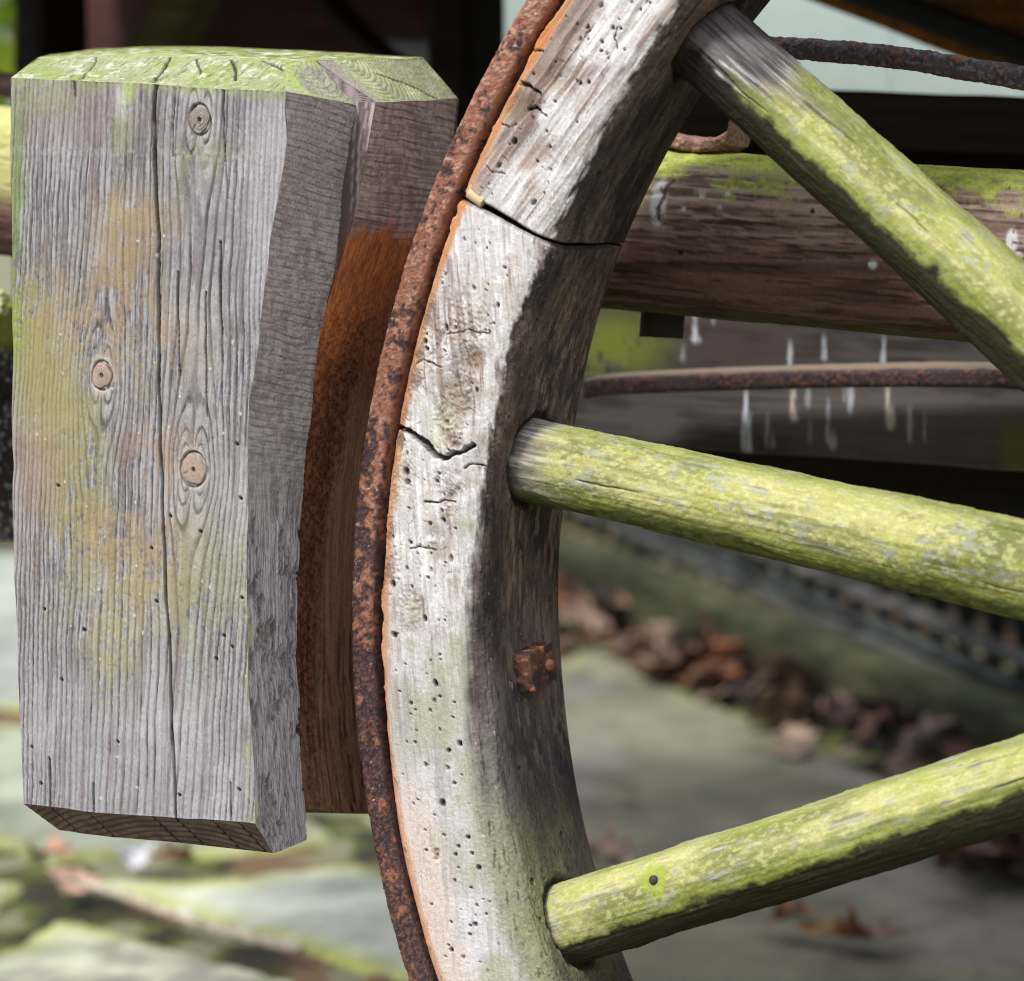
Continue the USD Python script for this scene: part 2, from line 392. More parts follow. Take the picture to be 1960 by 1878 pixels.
        rr = np.random.default_rng(seed)
        for _ in range(26 if p0 > 150 else 14):
            pd, pr = rr.uniform(p0 + 1, min(p1, 184) - 1), rr.uniform(.442, .48); ln = rr.uniform(.0008, .0028); an = mid + rr.normal(0, .35)
            x, y = pr * math.cos(math.radians(pd)), pr * math.sin(math.radians(pd))
            j = rr.normal(0, ln * .15, 2)
            cracks.append(([None, (x - ln * math.cos(an), y - ln * math.sin(an)), (x + j[0], y + j[1]), (x + ln * math.cos(an), y + ln * math.sin(an))], rr.uniform(.00022, .00036), .0004))
        for pts, w, d in cracks:
            pts = pts[1:] if pts[0] is None else ppath(0, pts)
            q = np.asarray(pts); lo, hi = q.min(0) - .004, q.max(0) + .004
            m = (Xr > lo[0]) & (Xr < hi[0]) & (Yr > lo[1]) & (Yr < hi[1]) & (FV < .02)
            if not m.any():
                continue
            dd, at = path_dist(Xr[m] + .0042 * (m2[m] - .5) + .0012 * (m3[m] - .5), Yr[m] + .0042 * (mw[m] - .5), pts)
            ww = w * (1 - .6 * np.abs(at - .35)) * (.7 + .6 * m2[m])
            k = 1 - sm(dd + .0007 * (m3[m] - .5) * (w > .0007), ww * .45, ww * 1.05)
            h[m] -= d * k; C[m] = mixc(C[m], A(48, 37, 34), (.9 if w > .0004 else .72) * k)
        # soft rot in the middle of the lower timber
        rotz = sm(deg, 160, 166) * (1 - sm(deg, 180, 186)) * front * sm(FR, .442, .450) * sm(m1 * .6 + lgf * .4, .40, .58)
        h = h + rotz * (.0030 * (m2 - .5) + .0016 * (m3 - .5) - .0008); C = mixc(C, mixc(A(156, 134, 116), A(118, 98, 88), m3), rotz * .95 * sm(m2 * .6 + m3 * .4, .46, .36)[...] if False else rotz * .95 * (1 - sm(m2 * .6 + m3 * .4, .40, .56)))
        # painted contact shade and a shrinkage gap round the foot of each spoke
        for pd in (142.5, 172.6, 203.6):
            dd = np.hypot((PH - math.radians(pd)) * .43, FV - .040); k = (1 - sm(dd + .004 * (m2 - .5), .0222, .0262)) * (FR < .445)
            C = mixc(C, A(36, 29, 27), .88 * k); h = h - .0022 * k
        # worm holes
        for _ in range(230 if p0 > 150 else 120):
            pd = rr.uniform(p0 + 1, p1 - .5)
            pd = pd if pd < 210 else rr.uniform(175, 205)
            if rr.random() < .8:
                pr, pv = rr.uniform(.4415, .478), None
            else:
                pr, pv = .428, rr.uniform(.008, .06)
            rad = float(np.clip(rr.lognormal(math.log(.00056), .48), .00028, .0018)); el_, ea_ = rr.uniform(1.0, 1.7), rr.uniform(.25, 1)
            if pv is None:
                x, y = pr * math.cos(math.radians(pd)), pr * math.sin(math.radians(pd))
                dx_, dy_ = Xr - x, Yr - y; dd = np.hypot(dx_ * gx / 1 + dy_ * gy, (dx_ * gy - dy_ * gx) * el_) / 1.1 + .0008 * (m3 - .5) + np.where(FV < .01, 0, 1)
            else:
                dd = np.hypot((PH - math.radians(pd)) * .428, FV - pv) + np.where(FR < .4335, 0, 1)
            m = dd < .005
            k = 1 - sm(dd[m], rad * .7, rad * 1.25)
            h[m] -= .0028 * ea_ * k
            C[m] = mixc(C[m], A(34, 27, 26) if rr.random() < .8 else A(176, 140, 116), (.45 + .5 * ea_) * k)
        h = h * sm(t, 0, .004)[:, None] * sm(1 - t, 0, .004)[:, None] - .0022 * ((1 - sm(t, 0, .006)) ** 2 + (1 - sm(1 - t, 0, .006)) ** 2)[:, None] * (.6 + .8 * m2)
        sd = (1 - sm(t, 0, .005))[:, None] * (p0 > 150) + (1 - sm(1 - t, 0, .005))[:, None] * (p0 < 150)
        C = mixc(C, A(96, 78, 70), .55 * np.clip(sd, 0, 1))
    P = raise_(P, h * seen, out)
    geo = [(P, C)]
    for i in (0, -1):
        c2 = cen[i][:1] * 0 + P[i].mean(0)
        geo.append((np.stack([P[i], P[i] * .35 + c2 * .65, np.broadcast_to(c2, P[i].shape)]), A(70, 56, 50)))
    return geo


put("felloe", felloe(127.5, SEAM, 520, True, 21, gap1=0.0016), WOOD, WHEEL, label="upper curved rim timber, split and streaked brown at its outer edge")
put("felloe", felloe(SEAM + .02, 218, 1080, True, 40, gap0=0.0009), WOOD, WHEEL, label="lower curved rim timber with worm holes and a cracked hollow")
for k in range(4):
    put("felloe", felloe(218 + 60 * k, 278 + 60 * k if k < 3 else 487.5, 50, False, 60 + k, gap0=.001), WOOD, WHEEL)

# dowel end showing in the joint between the two rim timbers
a0, b0 = loc(911, 378, 0.0)
dw = trimesh.creation.cylinder(radius=.0031, height=.0095, sections=20)
dw.apply_transform(np.vstack([np.column_stack([np.cross(U * .85 - W * .5, V) / 1, V, U * .85 - W * .5, [0, 0, 0]]), [0, 0, 0, 1]]))
put("dowel", [(dw.vertices + L(a0, b0, .0012), dw.faces, A(214, 190, 152))], WOOD, WHEEL, smooth=True, label="pale wooden dowel showing in the rim joint")

# ---- spokes
SPOKE = {}


def spoke(ph, fine, seed, foot_dark, under, bright, tint, under_slope=0, nail=None, dW=0.0, v0=.040, v1=.036, r0=.0205, r1=.0217):
    ph = math.radians(ph); ax = -(math.cos(ph) * U + math.sin(ph) * W)   # from the rim to the hub
    rs = np.concatenate([np.linspace(.440, .10, 640), np.linspace(.10, .05, 20)[1:]]) if fine else np.linspace(.44, .05, 24)
    th = np.concatenate([np.radians(np.linspace(-118, 118, 170)), np.radians(np.linspace(118, 242, 26))[1:]]) if fine else np.linspace(-2.06, 2 * PI - 2.06, 17)
    e1 = -math.sin(ph) * U + math.cos(ph) * W
    if e1[2] < 0:
        e1 = -e1
    f = (.44 - rs) / .34
    rad = (r0 + (r1 - r0) * sm(f, 0, 1))[:, None]
    sq = .8 * sm(f, .40, 1.0)[:, None]                          # towards the hub the spoke turns square, on edge
    t2 = th[None, :] + math.radians(28)
    c4 = np.maximum(np.abs(np.cos(t2)), np.abs(np.sin(t2)))
    rr_ = rad * ((1 - sq) + sq * np.minimum(1.08, .90 / c4))
    cen = polar(np.full(rs.shape, ph), rs, v0 + (v1 - v0) * f)
    cen = cen + (f * dW)[:, None] * W
    P = cen[:, None] + (rr_ * np.sin(th))[..., None] * e1 - (rr_ * np.cos(th))[..., None] * V
    S = (.44 - rs)[:, None] + 0 * th; T = th[None, :] + 0 * S
    out = P - cen[:, None]
    base = {"b": bright}
    Q = st(S, np.sin(T) * .02, np.cos(T) * .02) * 1000
    m1 = nz(Q, (1 / 24, 1 / 12, 1 / 12), 4, seed); m2 = nz(Q, (1 / 6, 1 / 5, 1 / 5), 4, seed + 1); m3 = nz(Q, (1 / 1.7,) * 3, 3, seed + 2); g = nz(Q, (1 / 30, 1 / 1.3, 1 / 1.3), 3, seed + 3); m4 = nz(Q, (1 / 60, 1 / 20, 1 / 20), 2, seed + 6)
    wood = mixc(A(122, 114, 108), A(190, 186, 182), sm(g, .44, .62))
    str_ = nz(Q, (1 / 26, 1 / 2.4, 1 / 2.4), 4, seed + 17); mac = nz(Q, (1 / 45, 1 / 14, 1 / 14), 3, seed + 18)
    lich = mixc(A(174, 169, 104), A(204, 198, 136), sm(m2 * .3 + m3 * .15 + str_ * .3 + mac * .25, .36, .62)); lich = mixc(lich, A(112, 112, 64), .75 * sm(mac * .65 + str_ * .35, .46, .62)); lich = mixc(lich, A(146, 148, 98), .35 * sm(m3 * .55 + g * .2 + m2 * .25, .46, .62)); lich = mixc(lich, A(160, 166, 78), .45 * sm(m1, .48, .64))
    lich = mixc(lich, A(100, 102, 66), .8 * tint * sm(m2 * .45 + m3 * .45 + .9 * (m4 - .5) + .4 * (mac - .5), .47, .62)); lich = mixc(lich, A(206, 204, 146), .5 * sm(m1 * .5 + mac * .5, .56, .42) * (1 - tint) if False else .5 * (1 - sm(m1 * .5 + mac * .5, .42, .56)) * (1 - tint)); lich = mixc(lich, A(212, 206, 152), .5 * sm(nz(Q, (1 / 2.4, 1 / 1.5, 1 / 1.5), 4, seed + 15), .50, .66))
    lich = mixc(lich, wood * np.array([.86, .86, .78]), .7 * sm(nz(Q, (1 / 36, 1 / 8, 1 / 8), 5, seed + 25), .62, .72)); lich = mixc(lich, A(112, 122, 56), .55 * sm(np.abs(np.sin(T + .1)) + .5 * (mac - .5), .72, 1.05))
    C = mixc(wood, lich, sm(S + .022 * (m1 - .5) + .012 * (g - .5), foot_dark - .010, foot_dark + .016) * (1 - .6 * sm(nz(Q, (1 / 9, 1 / 4, 1 / 4), 4, seed + 9), .68, .76)))
    C = mixc(C, A(160, 162, 152), .6 * sm(nz(Q, (1 / 9, 1 / 4, 1 / 4), 5, seed + 10), .63, .70)); C = C * (.90 + .20 * m3)[..., None]
    if foot_dark > .035:                                          # stained dark near the rim
        fd = 1 - sm(S + .018 * (m1 - .5) + .01 * (g - .5), foot_dark - .012, foot_dark + .006)
        C = mixc(C, mixc(A(72, 66, 68), A(104, 98, 100), sm(g, .4, .62)), .9 * fd)
        C = mixc(C, A(206, 204, 204), fd * sm(nz(Q, (1 / 22, 1 / 1.6, 1 / 1.6), 2, seed + 12), .60, .66) * sm(S, .03, .036) * (1 - sm(np.abs(T + .2), .3, .6)))
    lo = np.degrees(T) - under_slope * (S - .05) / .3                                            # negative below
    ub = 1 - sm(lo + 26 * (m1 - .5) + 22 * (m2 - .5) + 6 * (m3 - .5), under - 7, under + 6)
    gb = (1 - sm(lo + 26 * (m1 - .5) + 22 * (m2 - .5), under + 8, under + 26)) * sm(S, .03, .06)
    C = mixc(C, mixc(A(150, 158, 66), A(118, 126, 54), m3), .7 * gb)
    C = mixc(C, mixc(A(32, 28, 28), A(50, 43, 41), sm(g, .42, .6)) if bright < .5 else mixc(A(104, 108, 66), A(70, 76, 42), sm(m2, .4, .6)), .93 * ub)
    if nail is not None:
        dn = np.hypot(S - nail, (np.sin(T) - .36) * .0207); C = mixc(C, A(160, 176, 56), .7 * (1 - sm(dn + .005 * (m2 - .5), .0045, .0095))); C = mixc(C, A(150, 146, 130), .5 * (1 - sm(dn, .0024, .0040)))
    ring = (1 - sm(S, .0105, .0165)); C = mixc(C, A(84, 72, 66), .7 * ring * sm(m2, .3, .5))  # contact shade painted where the spoke enters the rim
    h = .0008 * (m2 - .5) + .0006 * (m3 - .5) + .0008 * (g - .5) + .0022 * (m1 - .5) + .0018 * (mac - .5) + .0005 * (str_ - .5)
    if fine:
        rq_ = np.random.default_rng(seed)
        for _ in range(4):
            s0, ln, t0 = rq_.uniform(.01, .26), rq_.uniform(.015, .05), rq_.uniform(-.9, 1.2)
            dd = np.abs(T - t0 - .18 * (nz(Q, (1 / 26, 0, 0), 3, seed + 40 + _) - .5)) * .0207; kk = (1 - sm(dd, .0001, .00045)) * sm(S, s0, s0 + .008) * (1 - sm(S, s0 + ln, s0 + ln + .008))
            C = mixc(C, A(70, 62, 44), .6 * kk); h = h - .0012 * kk
    P = raise_(P, h, out) if fine else P
    return [(P, C)], cen, e1


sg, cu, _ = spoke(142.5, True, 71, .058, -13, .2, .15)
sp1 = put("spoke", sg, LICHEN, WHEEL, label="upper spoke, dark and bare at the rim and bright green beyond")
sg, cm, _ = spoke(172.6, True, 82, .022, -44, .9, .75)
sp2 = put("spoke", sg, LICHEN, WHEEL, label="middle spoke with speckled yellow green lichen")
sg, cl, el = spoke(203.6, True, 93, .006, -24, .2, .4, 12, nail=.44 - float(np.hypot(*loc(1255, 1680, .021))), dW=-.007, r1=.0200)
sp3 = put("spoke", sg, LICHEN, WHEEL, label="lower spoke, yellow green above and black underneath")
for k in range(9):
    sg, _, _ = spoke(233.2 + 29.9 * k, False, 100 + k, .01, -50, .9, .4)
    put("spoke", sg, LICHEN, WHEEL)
hubp = trimesh.creation.revolve(np.array([(0, -.06), (.045, -.06), (.055, -.055), (.058, -.03), (.075, -.01), (.08, .0), (.08, .08), (.075, .09), (.06, .12), (.058, .15), (0, .15)]), sections=40)
put("hub", [(HUB + hubp.vertices @ np.stack([U, W, V]), hubp.faces[:, ::-1], A(120, 116, 92))], WOOD, WHEEL, smooth=True)

# nail in the lower spoke
q_ = int(round(float((.44 - np.hypot(*loc(1255, 1680, .021))) / .34 * 639)))
near = cl[q_] + .0208 * (.36 * el - .93 * V)
nl = trimesh.creation.icosphere(3, .0023)
put("nail", [(nl.vertices + near, nl.faces, A(70, 58, 52))], RUST, WHEEL, label="small rusty nail head in the lower spoke")

# square iron nut on the inner side of the rim
pn = math.radians(186.5); ein = -(math.cos(pn) * U + math.sin(pn) * W); et = -math.sin(pn) * U + math.cos(pn) * W
ctr = polar(pn, .4288, .044)
sq_ = math.radians(-9); ea = V * math.cos(sq_) + et * math.sin(sq_); eb = et * math.cos(sq_) - V * math.sin(sq_)
nut = trimesh.creation.box((1, 1, 1)).subdivide().subdivide().subdivide().subdivide().subdivide()
v = nut.vertices * 2
v = v / (np.sum(np.abs(v) ** 16, 1) ** (1 / 16))[:, None]
pos = ctr + v[:, :1] * .0132 * ea + v[:, 1:2] * .0102 * eb + (v[:, 2:] * .0075 + .0050) * ein
rq = nz(pos * 1000, (1 / 3.5,) * 3, 4, 3); rq2 = nz(pos * 1000, (1 / 7,) * 3, 3, 4)
pos = pos + ((rq - .5) * .0013 + (rq2 - .5) * .0012)[:, None] * (pos - ctr) / np.linalg.norm(pos - ctr, axis=1)[:, None]
bl_ = trimesh.creation.icosphere(4, .0036)
bp_ = bl_.vertices + ctr + ein * .0125 + ea * .004
bp_ = bp_ + (nz(bp_ * 1000, (1 / 2.5,) * 3, 3, 8) - .5)[:, None] * .0014 * bl_.vertex_normals
put("nut", [(pos, nut.faces, mixc(mixc(A(54, 37, 36), A(96, 60, 47), sm(rq2, .4, .58)), A(158, 100, 68), sm(rq, .58, .72)))], RUST, WHEEL, label="square rusty nut bolted to the inside of the rim")
put("bolt_end", [(bp_, bl_.faces, A(112, 72, 58))], RUST, WHEEL)

# ================================================================== THE BRAKE BLOCK
BLOCK = Thing("brake_block", L(-.59, -.15, .02), "weathered grey wooden brake block of two planks facing the wheel rim", "brake block")
VF, VM, VR = -.065, -.0045, .115
e1b = np.array([-.150, -.139, -.1238, -.0988, -.0544, -.0099, .0347, .079, .0971, .1264, .1616, .1877, .1989, .2255, .26])
e1a = np.array([-.5045, -.5065, -.5085, -.5110, -.5155, -.5190, -.5208, -.5222, -.5198, -.5165, -.5136, -.5095, -.5080, -.5040, -.503])
lpb = np.array([-.150, -.1393, -.0981, -.0521, -.0199, .0171, .0481, .0787, .1156, .1426, .1642, .1821, .2004, .2241, .26])
lpa = np.array([-.5155, -.5165, -.5223, -.5275, -.5289, -.5283, -.5272, -.5254, -.5215, -.5156, -.5140, -.5129, -.5102, -.5072, -.506])
ea_f = lambda b: np.interp(b, e1b, e1a)
ea_l = lambda b: np.interp(b, lpb, lpa)
lfa = lambda b: np.interp(b, [-.14, -.128, .0, .231, .26], [-.6466, -.6464, -.659, -.6722, -.672])
KNOTS = [(382, 228, 6.3), (195, 718, 5.9), (368, 898, 7.3)]
front_top = lambda a: np.interp(a, [-.672, -.60, -.5075], [.2312, .2295, .2255])
front_bot = lambda a: np.interp(a, [-.646, -.58, -.509], [-.1300, -.1275, -.1238])

n, m = 760, 330
s, t = np.linspace(0, 1, n)[:, None], np.linspace(0, 1, m)[None, :]
B0 = .2285 + (-.1272 - .2285) * s + 0 * t
A0 = lfa(B0) * (1 - t) + (ea_f(B0) - .0055 * sm(B0, .199, .2255)) * t
B = front_top(A0) * (1 - s) + front_bot(A0) * s
X, Y = A0 * 1000, B * 1000                                         # millimetres
base_f = L(A0, B, VF)
Q = st(X, Y, 0)
psi = X + 2.5 * (nz(Q, (1 / 40, 1 / 160, 1), 3, 1) - .5) * 2 + .7 * (nz(Q, (1 / 7, 1 / 40, 1), 3, 2) - .5) * 2
kd = []
for kx, ky, kr in KNOTS:
    ka, kb = loc(kx, ky, VF); dx, dy = X - ka * 1000, Y - kb * 1000
    psi = psi - 1.0 * dx * (kr * 1.75) ** 2 / (dx ** 2 + (dy / 2.9) ** 2 + 20) * (1 - .35 * np.sign(dx) * 0)
    kd.append(np.hypot(dx, dy / 1.12) - kr)
per = np.interp(X, [-672, -640, -610, -585, -560, -535, -508], [2.6, 2.8, 3.4, 4.4, 4.6, 3.6, 2.2])
cum = np.interp(psi, np.linspace(-690, -490, 400), np.cumsum(200 / 400 / np.interp(np.linspace(-690, -490, 400), [-672, -640, -610, -585, -560, -535, -508], [2.6, 2.8, 3.4, 4.4, 4.6, 3.6, 2.2])))
fr_ = cum - np.floor(cum); jit = nz(st(np.floor(cum) * 3.1, Y / 45, 0), (1, 1, 1), 2, 5)
m3_ = nz(Q, (1 / .8, 1 / 3.5, 1), 2, 16); fib = nz(Q, (1 / .6, 1 / 12, 1), 3, 6); fib2 = nz(Q, (1 / 2.0, 1 / 50, 1), 3, 7); m1 = nz(Q, (1 / 22, 1 / 40, 1), 4, 8); m2 = nz(Q, (1 / 6, 1 / 9, 1), 4, 9); m3 = nz(Q, (1 / 1.4, 1 / 1.8, 1), 3, 10)
late = sm(fr_, .56, .84) * (1 - sm(fr_, .90, .98)); late = late * (.35 + 1.2 * jit) * (.75 + .5 * m3_)
pass
C = mixc(A(166, 163, 166), A(124, 119, 123), sm(fib, .4, .62)); C = mixc(C, A(190, 189, 190), .55 * sm(m1 * .5 + fib * .5, .52, .66))
C = mixc(C, A(58, 50, 54), .86 * np.clip(late, 0, 1)); C = mixc(C, A(112, 96, 98), .55 * sm(fib2, .56, .68))
C = C * (.80 + .40 * m3)[..., None]; h = -.00052 * np.clip(late, 0, 1) + .00045 * (fib - .5) + .00030 * (m3 - .5)
C = mixc(C, A(150, 132, 128), .5 * pblob(A0, B, VF, 150, 215, 130, 70, .7)); C = mixc(C, A(96, 94, 98), .40 * pblob(A0, B, VF, 400, 300, 130, 130, .7) * sm(m2, .35, .6)); C = mixc(C, A(108, 102, 104), .35 * pblob(A0, B, VF, 330, 560, 190, 160, .8) * sm(m2, .35, .6))
C = mixc(C, A(196, 192, 196), .45 * pblob(A0, B, VF, 515, 330, 50, 230, .7)); C = mixc(C, A(188, 184, 186), .4 * pblob(A0, B, VF, 250, 1430, 300, 140, .7) * sm(fib, .35, .6))


def moss(x, y, rx, ry, c, w, thr=.46, soft=.9):
    global C, h
    k = pblob(A0, B, VF, x, y, rx, ry, soft) * sm(m2 * .4 + m3 * .3 + m1 * .3 + .10 * (fr_ - .5) + .12 * (fib - .5), thr - .055, thr + .06)
    C = mixc(C, c, .82 * w * k * (1 - .35 * np.clip(late, 0, 1))); h = h + .00010 * k


yel, och, grn, tan = A(156, 152, 98), A(164, 140, 100), A(144, 160, 76), A(158, 128, 104)
for q in ((235, 490, 50, 110, och, .85, .42), (300, 420, 45, 50, och, .6, .46), (215, 400, 40, 40, A(170, 150, 104), .5, .45), (70, 700, 60, 120, yel, .9, .40), (45, 620, 30, 90, yel, .85, .40), (120, 790, 60, 90, yel, .85, .42), (150, 930, 60, 110, yel, .85, .42), (185, 1020, 60, 60, och, .7, .45),
          (120, 620, 80, 130, och, .6, .47), (60, 930, 40, 140, tan, .45, .40), (110, 880, 60, 80, tan, .4, .46), (260, 640, 110, 90, A(180, 152, 110), .6, .47), (300, 1080, 110, 100, A(176, 148, 112), .6, .46), (300, 870, 60, 60, A(176, 140, 104), .55, .46), (215, 1130, 130, 100, A(168, 162, 104), .5, .47), (28, 420, 20, 210, A(128, 150, 66), .8, .40), (24, 640, 16, 60, grn, .7, .42),
          (215, 1270, 40, 80, A(176, 160, 96), .55, .47), (455, 1150, 60, 150, A(138, 148, 100), .4, .47), (370, 1150, 40, 160, A(150, 156, 112), .45, .48), (235, 185, 12, 40, A(206, 208, 204), .8, .36), (246, 172, 12, 26, A(170, 190, 80), .8, .38), (90, 190, 60, 30, A(150, 150, 100), .5, .45), (230, 260, 20, 40, A(150, 160, 90), .5, .46), (350, 300, 60, 50, A(142, 140, 104), .5, .46),
          (400, 800, 60, 160, A(168, 154, 140), .4, .45), (405, 300, 80, 30, A(160, 158, 120), .5, .47)):
    moss(*q)
eg = 1 - sm((ea_f(B) - A0) * 1000 + 3 * (m2 - .5), 2, 8)
C = mixc(C, mixc(A(164, 172, 112), A(190, 186, 184), sm(Y, -20, 30)), .4 * eg * sm(m1 * .5 + m2 * .6, .48, .66))
wl = np.abs(B - loc(250, 292, VF)[1]) < .0022
C = mixc(C, A(186, 188, 192), .16 * wl * sm(m3, .4, .6))
main = ppath(VF, [(300, 155), (294, 180), (297, 300), (302, 420), (305, 600), (304, 800), (309, 950), (315, 1050), (322, 1200), (329, 1350), (336, 1590)])
for pts, w, d in ((main, .00095, .0035), (ppath(VF, [(95, 1450), (97, 1560)]), .0007, .002), (ppath(VF, [(178, 1500), (180, 1580)]), .0006, .0015), (ppath(VF, [(140, 150), (142, 185)]), .0006, .0015), (ppath(VF, [(335, 170), (330, 240), (332, 300)]), .0005, .0012), (ppath(VF, [(428, 170), (430, 260), (436, 380)]), .0005, .0012),
                  (ppath(VF, [(440, 1500), (442, 1590)]), .0005, .001), (ppath(VF, [(395, 560), (392, 660), (398, 800)]), .0006, .0012), (ppath(VF, [(420, 460), (424, 640)]), .0006, .0012), (ppath(VF, [(340, 520), (345, 720)]), .0006, .001)):
    dd, at = path_dist(A0, B, pts); ww = w * (.75 + .6 * m2) * (1.25 - .5 * at)
    k = 1 - sm(dd, ww * .4, ww); h = h - d * k; C = mixc(C, A(58, 44, 44), .9 * k)
rr = np.random.default_rng(4)
for x, y in [(85, 1165), (60, 1430), (78, 1500), (290, 1050), (160, 1205), (455, 850), (110, 930)] + [(rr.uniform(40, 470), rr.uniform(900, 1560)) for _ in range(12)]:
    a_, b_ = loc(x, y, VF); dd = np.hypot(A0 - a_, B - b_); k = 1 - sm(dd, .0006, .0011); h = h - .002 * k; C = mixc(C, A(48, 40, 38), .9 * k)
for _ in range(34):                                               # pale flecks
    a_, b_ = loc(rr.uniform(40, 480), rr.uniform(380, 1560), VF); dd = np.hypot(A0 - a_, (B - b_) * rr.uniform(.5, 1)); k = 1 - sm(dd, .0003, .0009); C = mixc(C, A(214, 210, 196), .7 * k); h = h + .0004 * k
for q in kd:                                                      # halo and ring crack round the knots
    C = mixc(C, A(206, 196, 188), .55 * (1 - sm(q, .5, 5)) * sm(m2, .3, .5)); k = (1 - sm(np.abs(q - .2 + 1.2 * (m2 - .5)), .2, .8)) * (.35 + .65 * sm(m1 * .5 + m2 * .5, .42, .55)); C = mixc(C, A(74, 58, 54), .75 * k); h = h - .0012 * k - .0004 * (1 - sm(q, -.5, .3))
spill = (1 - sm((front_top(A0) - B) * 1000 + 9 * (m2 - .5) + 8 * (m1 - .5), 1.0, 6.0)); C = mixc(C, mixc(A(140, 146, 92), A(168, 170, 130), m3), .6 * spill)
front = wob(base_f, .0012)
fP = raise_(front, h * rim(n, m, 2), -V)
fC = C


def quad(p, q, r, s_, n, m):
    u, w = np.linspace(0, 1, n)[:, None, None], np.linspace(0, 1, m)[None, :, None]
    p, q, r, s_ = (np.asarray(x, float) for x in (p, q, r, s_))
    return (p * (1 - u) + q * u) * (1 - w) + (s_ * (1 - u) + r * u) * w


def ends(P, dark=0.0, seed=0):
    """Rings of end grain under a crust of pale lichen."""
    q = (P - HUB); X_, Z_ = (q @ U) * 1000, (q @ V) * 1000; Y_ = (q @ W) * 1000
    ring = np.hypot(X_ + 560 + 3 * nz(q * 1000, (1 / 20,) * 3, 2, seed), (Z_ - 55) * 1.1 + Y_ * .4) / 2.7
    f_ = ring - np.floor(ring)
    m2_ = nz(q * 1000, (1 / 7,) * 3, 4, seed + 1); m3_ = nz(q * 1000, (1 / 1.5,) * 3, 3, seed + 2); m1_ = nz(q * 1000, (1 / 25,) * 3, 3, seed + 3)
    lt = sm(f_, .5, .9) * (1 - sm(f_, .95, 1))
    return X_, Y_, Z_, m1_, m2_, m3_, lt


# bevels: crowned top and chamfered foot
TOPB, CV = .2505, -.028
tl = lambda a: L(a, front_top(a), VF)
n_, m_ = 90, 300
u_ = np.linspace(0, 1, m_); aa = -.672 + (.672 + ea_f(.2255) - .0055) * u_
top_edge = L(aa, front_top(aa), VF); rx_ = np.interp(u_, [0, .1, .3, .6, 1], [70, 118, 215, 365, 546]); ry_ = np.interp(rx_, [70, 150, 250, 350, 450, 548], [111, 106, 107, 109, 111, 115])
ridge = np.array([L(*loc(x, y, VF + .034), VF + .034) for x, y in zip(rx_, ry_)])
bx_ = np.interp(u_, [0, .1, .3, .6, 1], [96, 150, 280, 500, 810]); by_ = np.interp(bx_, [96, 180, 250, 375, 520, 660, 810], [106, 95, 91, 89, 94, 100, 110])
backr = np.array([L(*loc(x, y, VR - .012), VR - .012) for x, y in zip(bx_, by_)]); midr = ridge + (backr - ridge) * .20
TR_, BR_ = midr[-1], backr[-1]
P = top_edge[None] + (ridge - top_edge)[None] * np.linspace(0, 1, n_)[:, None, None]
P = wob(P, .0012); X_, Y_, Z_, m1, m2, m3, lt = ends(P, 0, 30)
Ct = mixc(A(144, 150, 112), A(170, 174, 142), sm(m2, .4, .6)); Ct = mixc(Ct, A(134, 150, 72), .65 * sm(m1 + .1 * m2, .50, .62)); Ct = mixc(Ct, A(150, 150, 104), .5 * lt); Ct = mixc(Ct, A(128, 130, 84), .7 * sm(m3 * .6 + m2 * .4, .53, .62)); Ct = mixc(Ct, A(200, 204, 186), .55 * sm(nz(P * 1000, (1 / 5, 1 / 5, 1 / 5), 5, 44), .56, .68)); Ct = Ct * (.80 + .40 * m3)[..., None]; Ct = mixc(Ct, A(96, 94, 66), .6 * sm(nz(st(X_, Y_ * .15, Z_ * .1), (1 / .9, 1, 1), 3, 45), .58, .68))
h = .0022 * (m2 - .5) + .0011 * (m3 - .5) + .0002 * lt
for x0, y0, x1, y1, w in ((325, 112, 296, 156, .0009), (444, 116, 438, 152, .0006), (500, 117, 504, 128, .0005), (176, 108, 162, 152, .0004), (374, 112, 362, 140, .0004)):
    (a0_, b0_), (a1_, b1_) = loc(x0, y0, VF + .03), loc(x1, y1, VF + .004)
    dd, at = path_dist(X_ / 1000 + .0006 * (m2 - .5) * 4, Y_ / 1000, [(a0_, b0_), ((a0_ + a1_) / 2 + .001, (b0_ + b1_) / 2), (a1_, b1_)]); k = (1 - sm(dd, w * .4, w * 1.1)) * sm(m3 + .6 * (1 - at), .25, .4); h = h - .0014 * k; Ct = mixc(Ct, A(58, 50, 42), .9 * k)
bev = (raise_(P, h * rim(n_, m_, 2), W), Ct)
# right bevel of the front plank
ra = ridge[-1]; k_ = 50
cut = lambda vv: L(np.interp(vv, [VF, VM], [-.5085, -.5072]), np.interp(vv, [VF, VM], [.2255, .2241]) - .0045 * sm(-vv, .045, .058) * 0, vv)
P = quad(top_edge[-1], L(-.5072, .2241, VM), TR_, ra, 70, 60); P[:, 0] = L(ea_f(.2255) * (1 - np.linspace(0, 1, 70)) + ea_l(.2241) * np.linspace(0, 1, 70) - .0055 * np.clip(1 - np.linspace(0, 1, 70) / .27, 0, 1), .2255 - .0014 * np.linspace(0, 1, 70), VF + (VM - VF) * np.linspace(0, 1, 70)); P = P[:, :1] + (P[:, -1:] - P[:, :1]) * np.linspace(0, 1, 60)[None, :, None]
P = wob(P, .0012); X_, Y_, Z_, m1, m2, m3, lt = ends(P, 0, 50)
Cr = mixc(A(146, 144, 126), A(166, 168, 138), sm(m2, .4, .6)); Cr = mixc(Cr, A(112, 106, 96), .3 * lt * (.4 + m3)); Cr = Cr * (.8 + .4 * m3)[..., None]; Cr = mixc(Cr, A(168, 184, 92), .6 * sm(m1, .5, .62))
rbev = (raise_(P, (.0008 * (m2 - .5) + .0002 * lt + .0009 * (m3 - .5)) * rim(70, 60, 2), U + W), Cr)
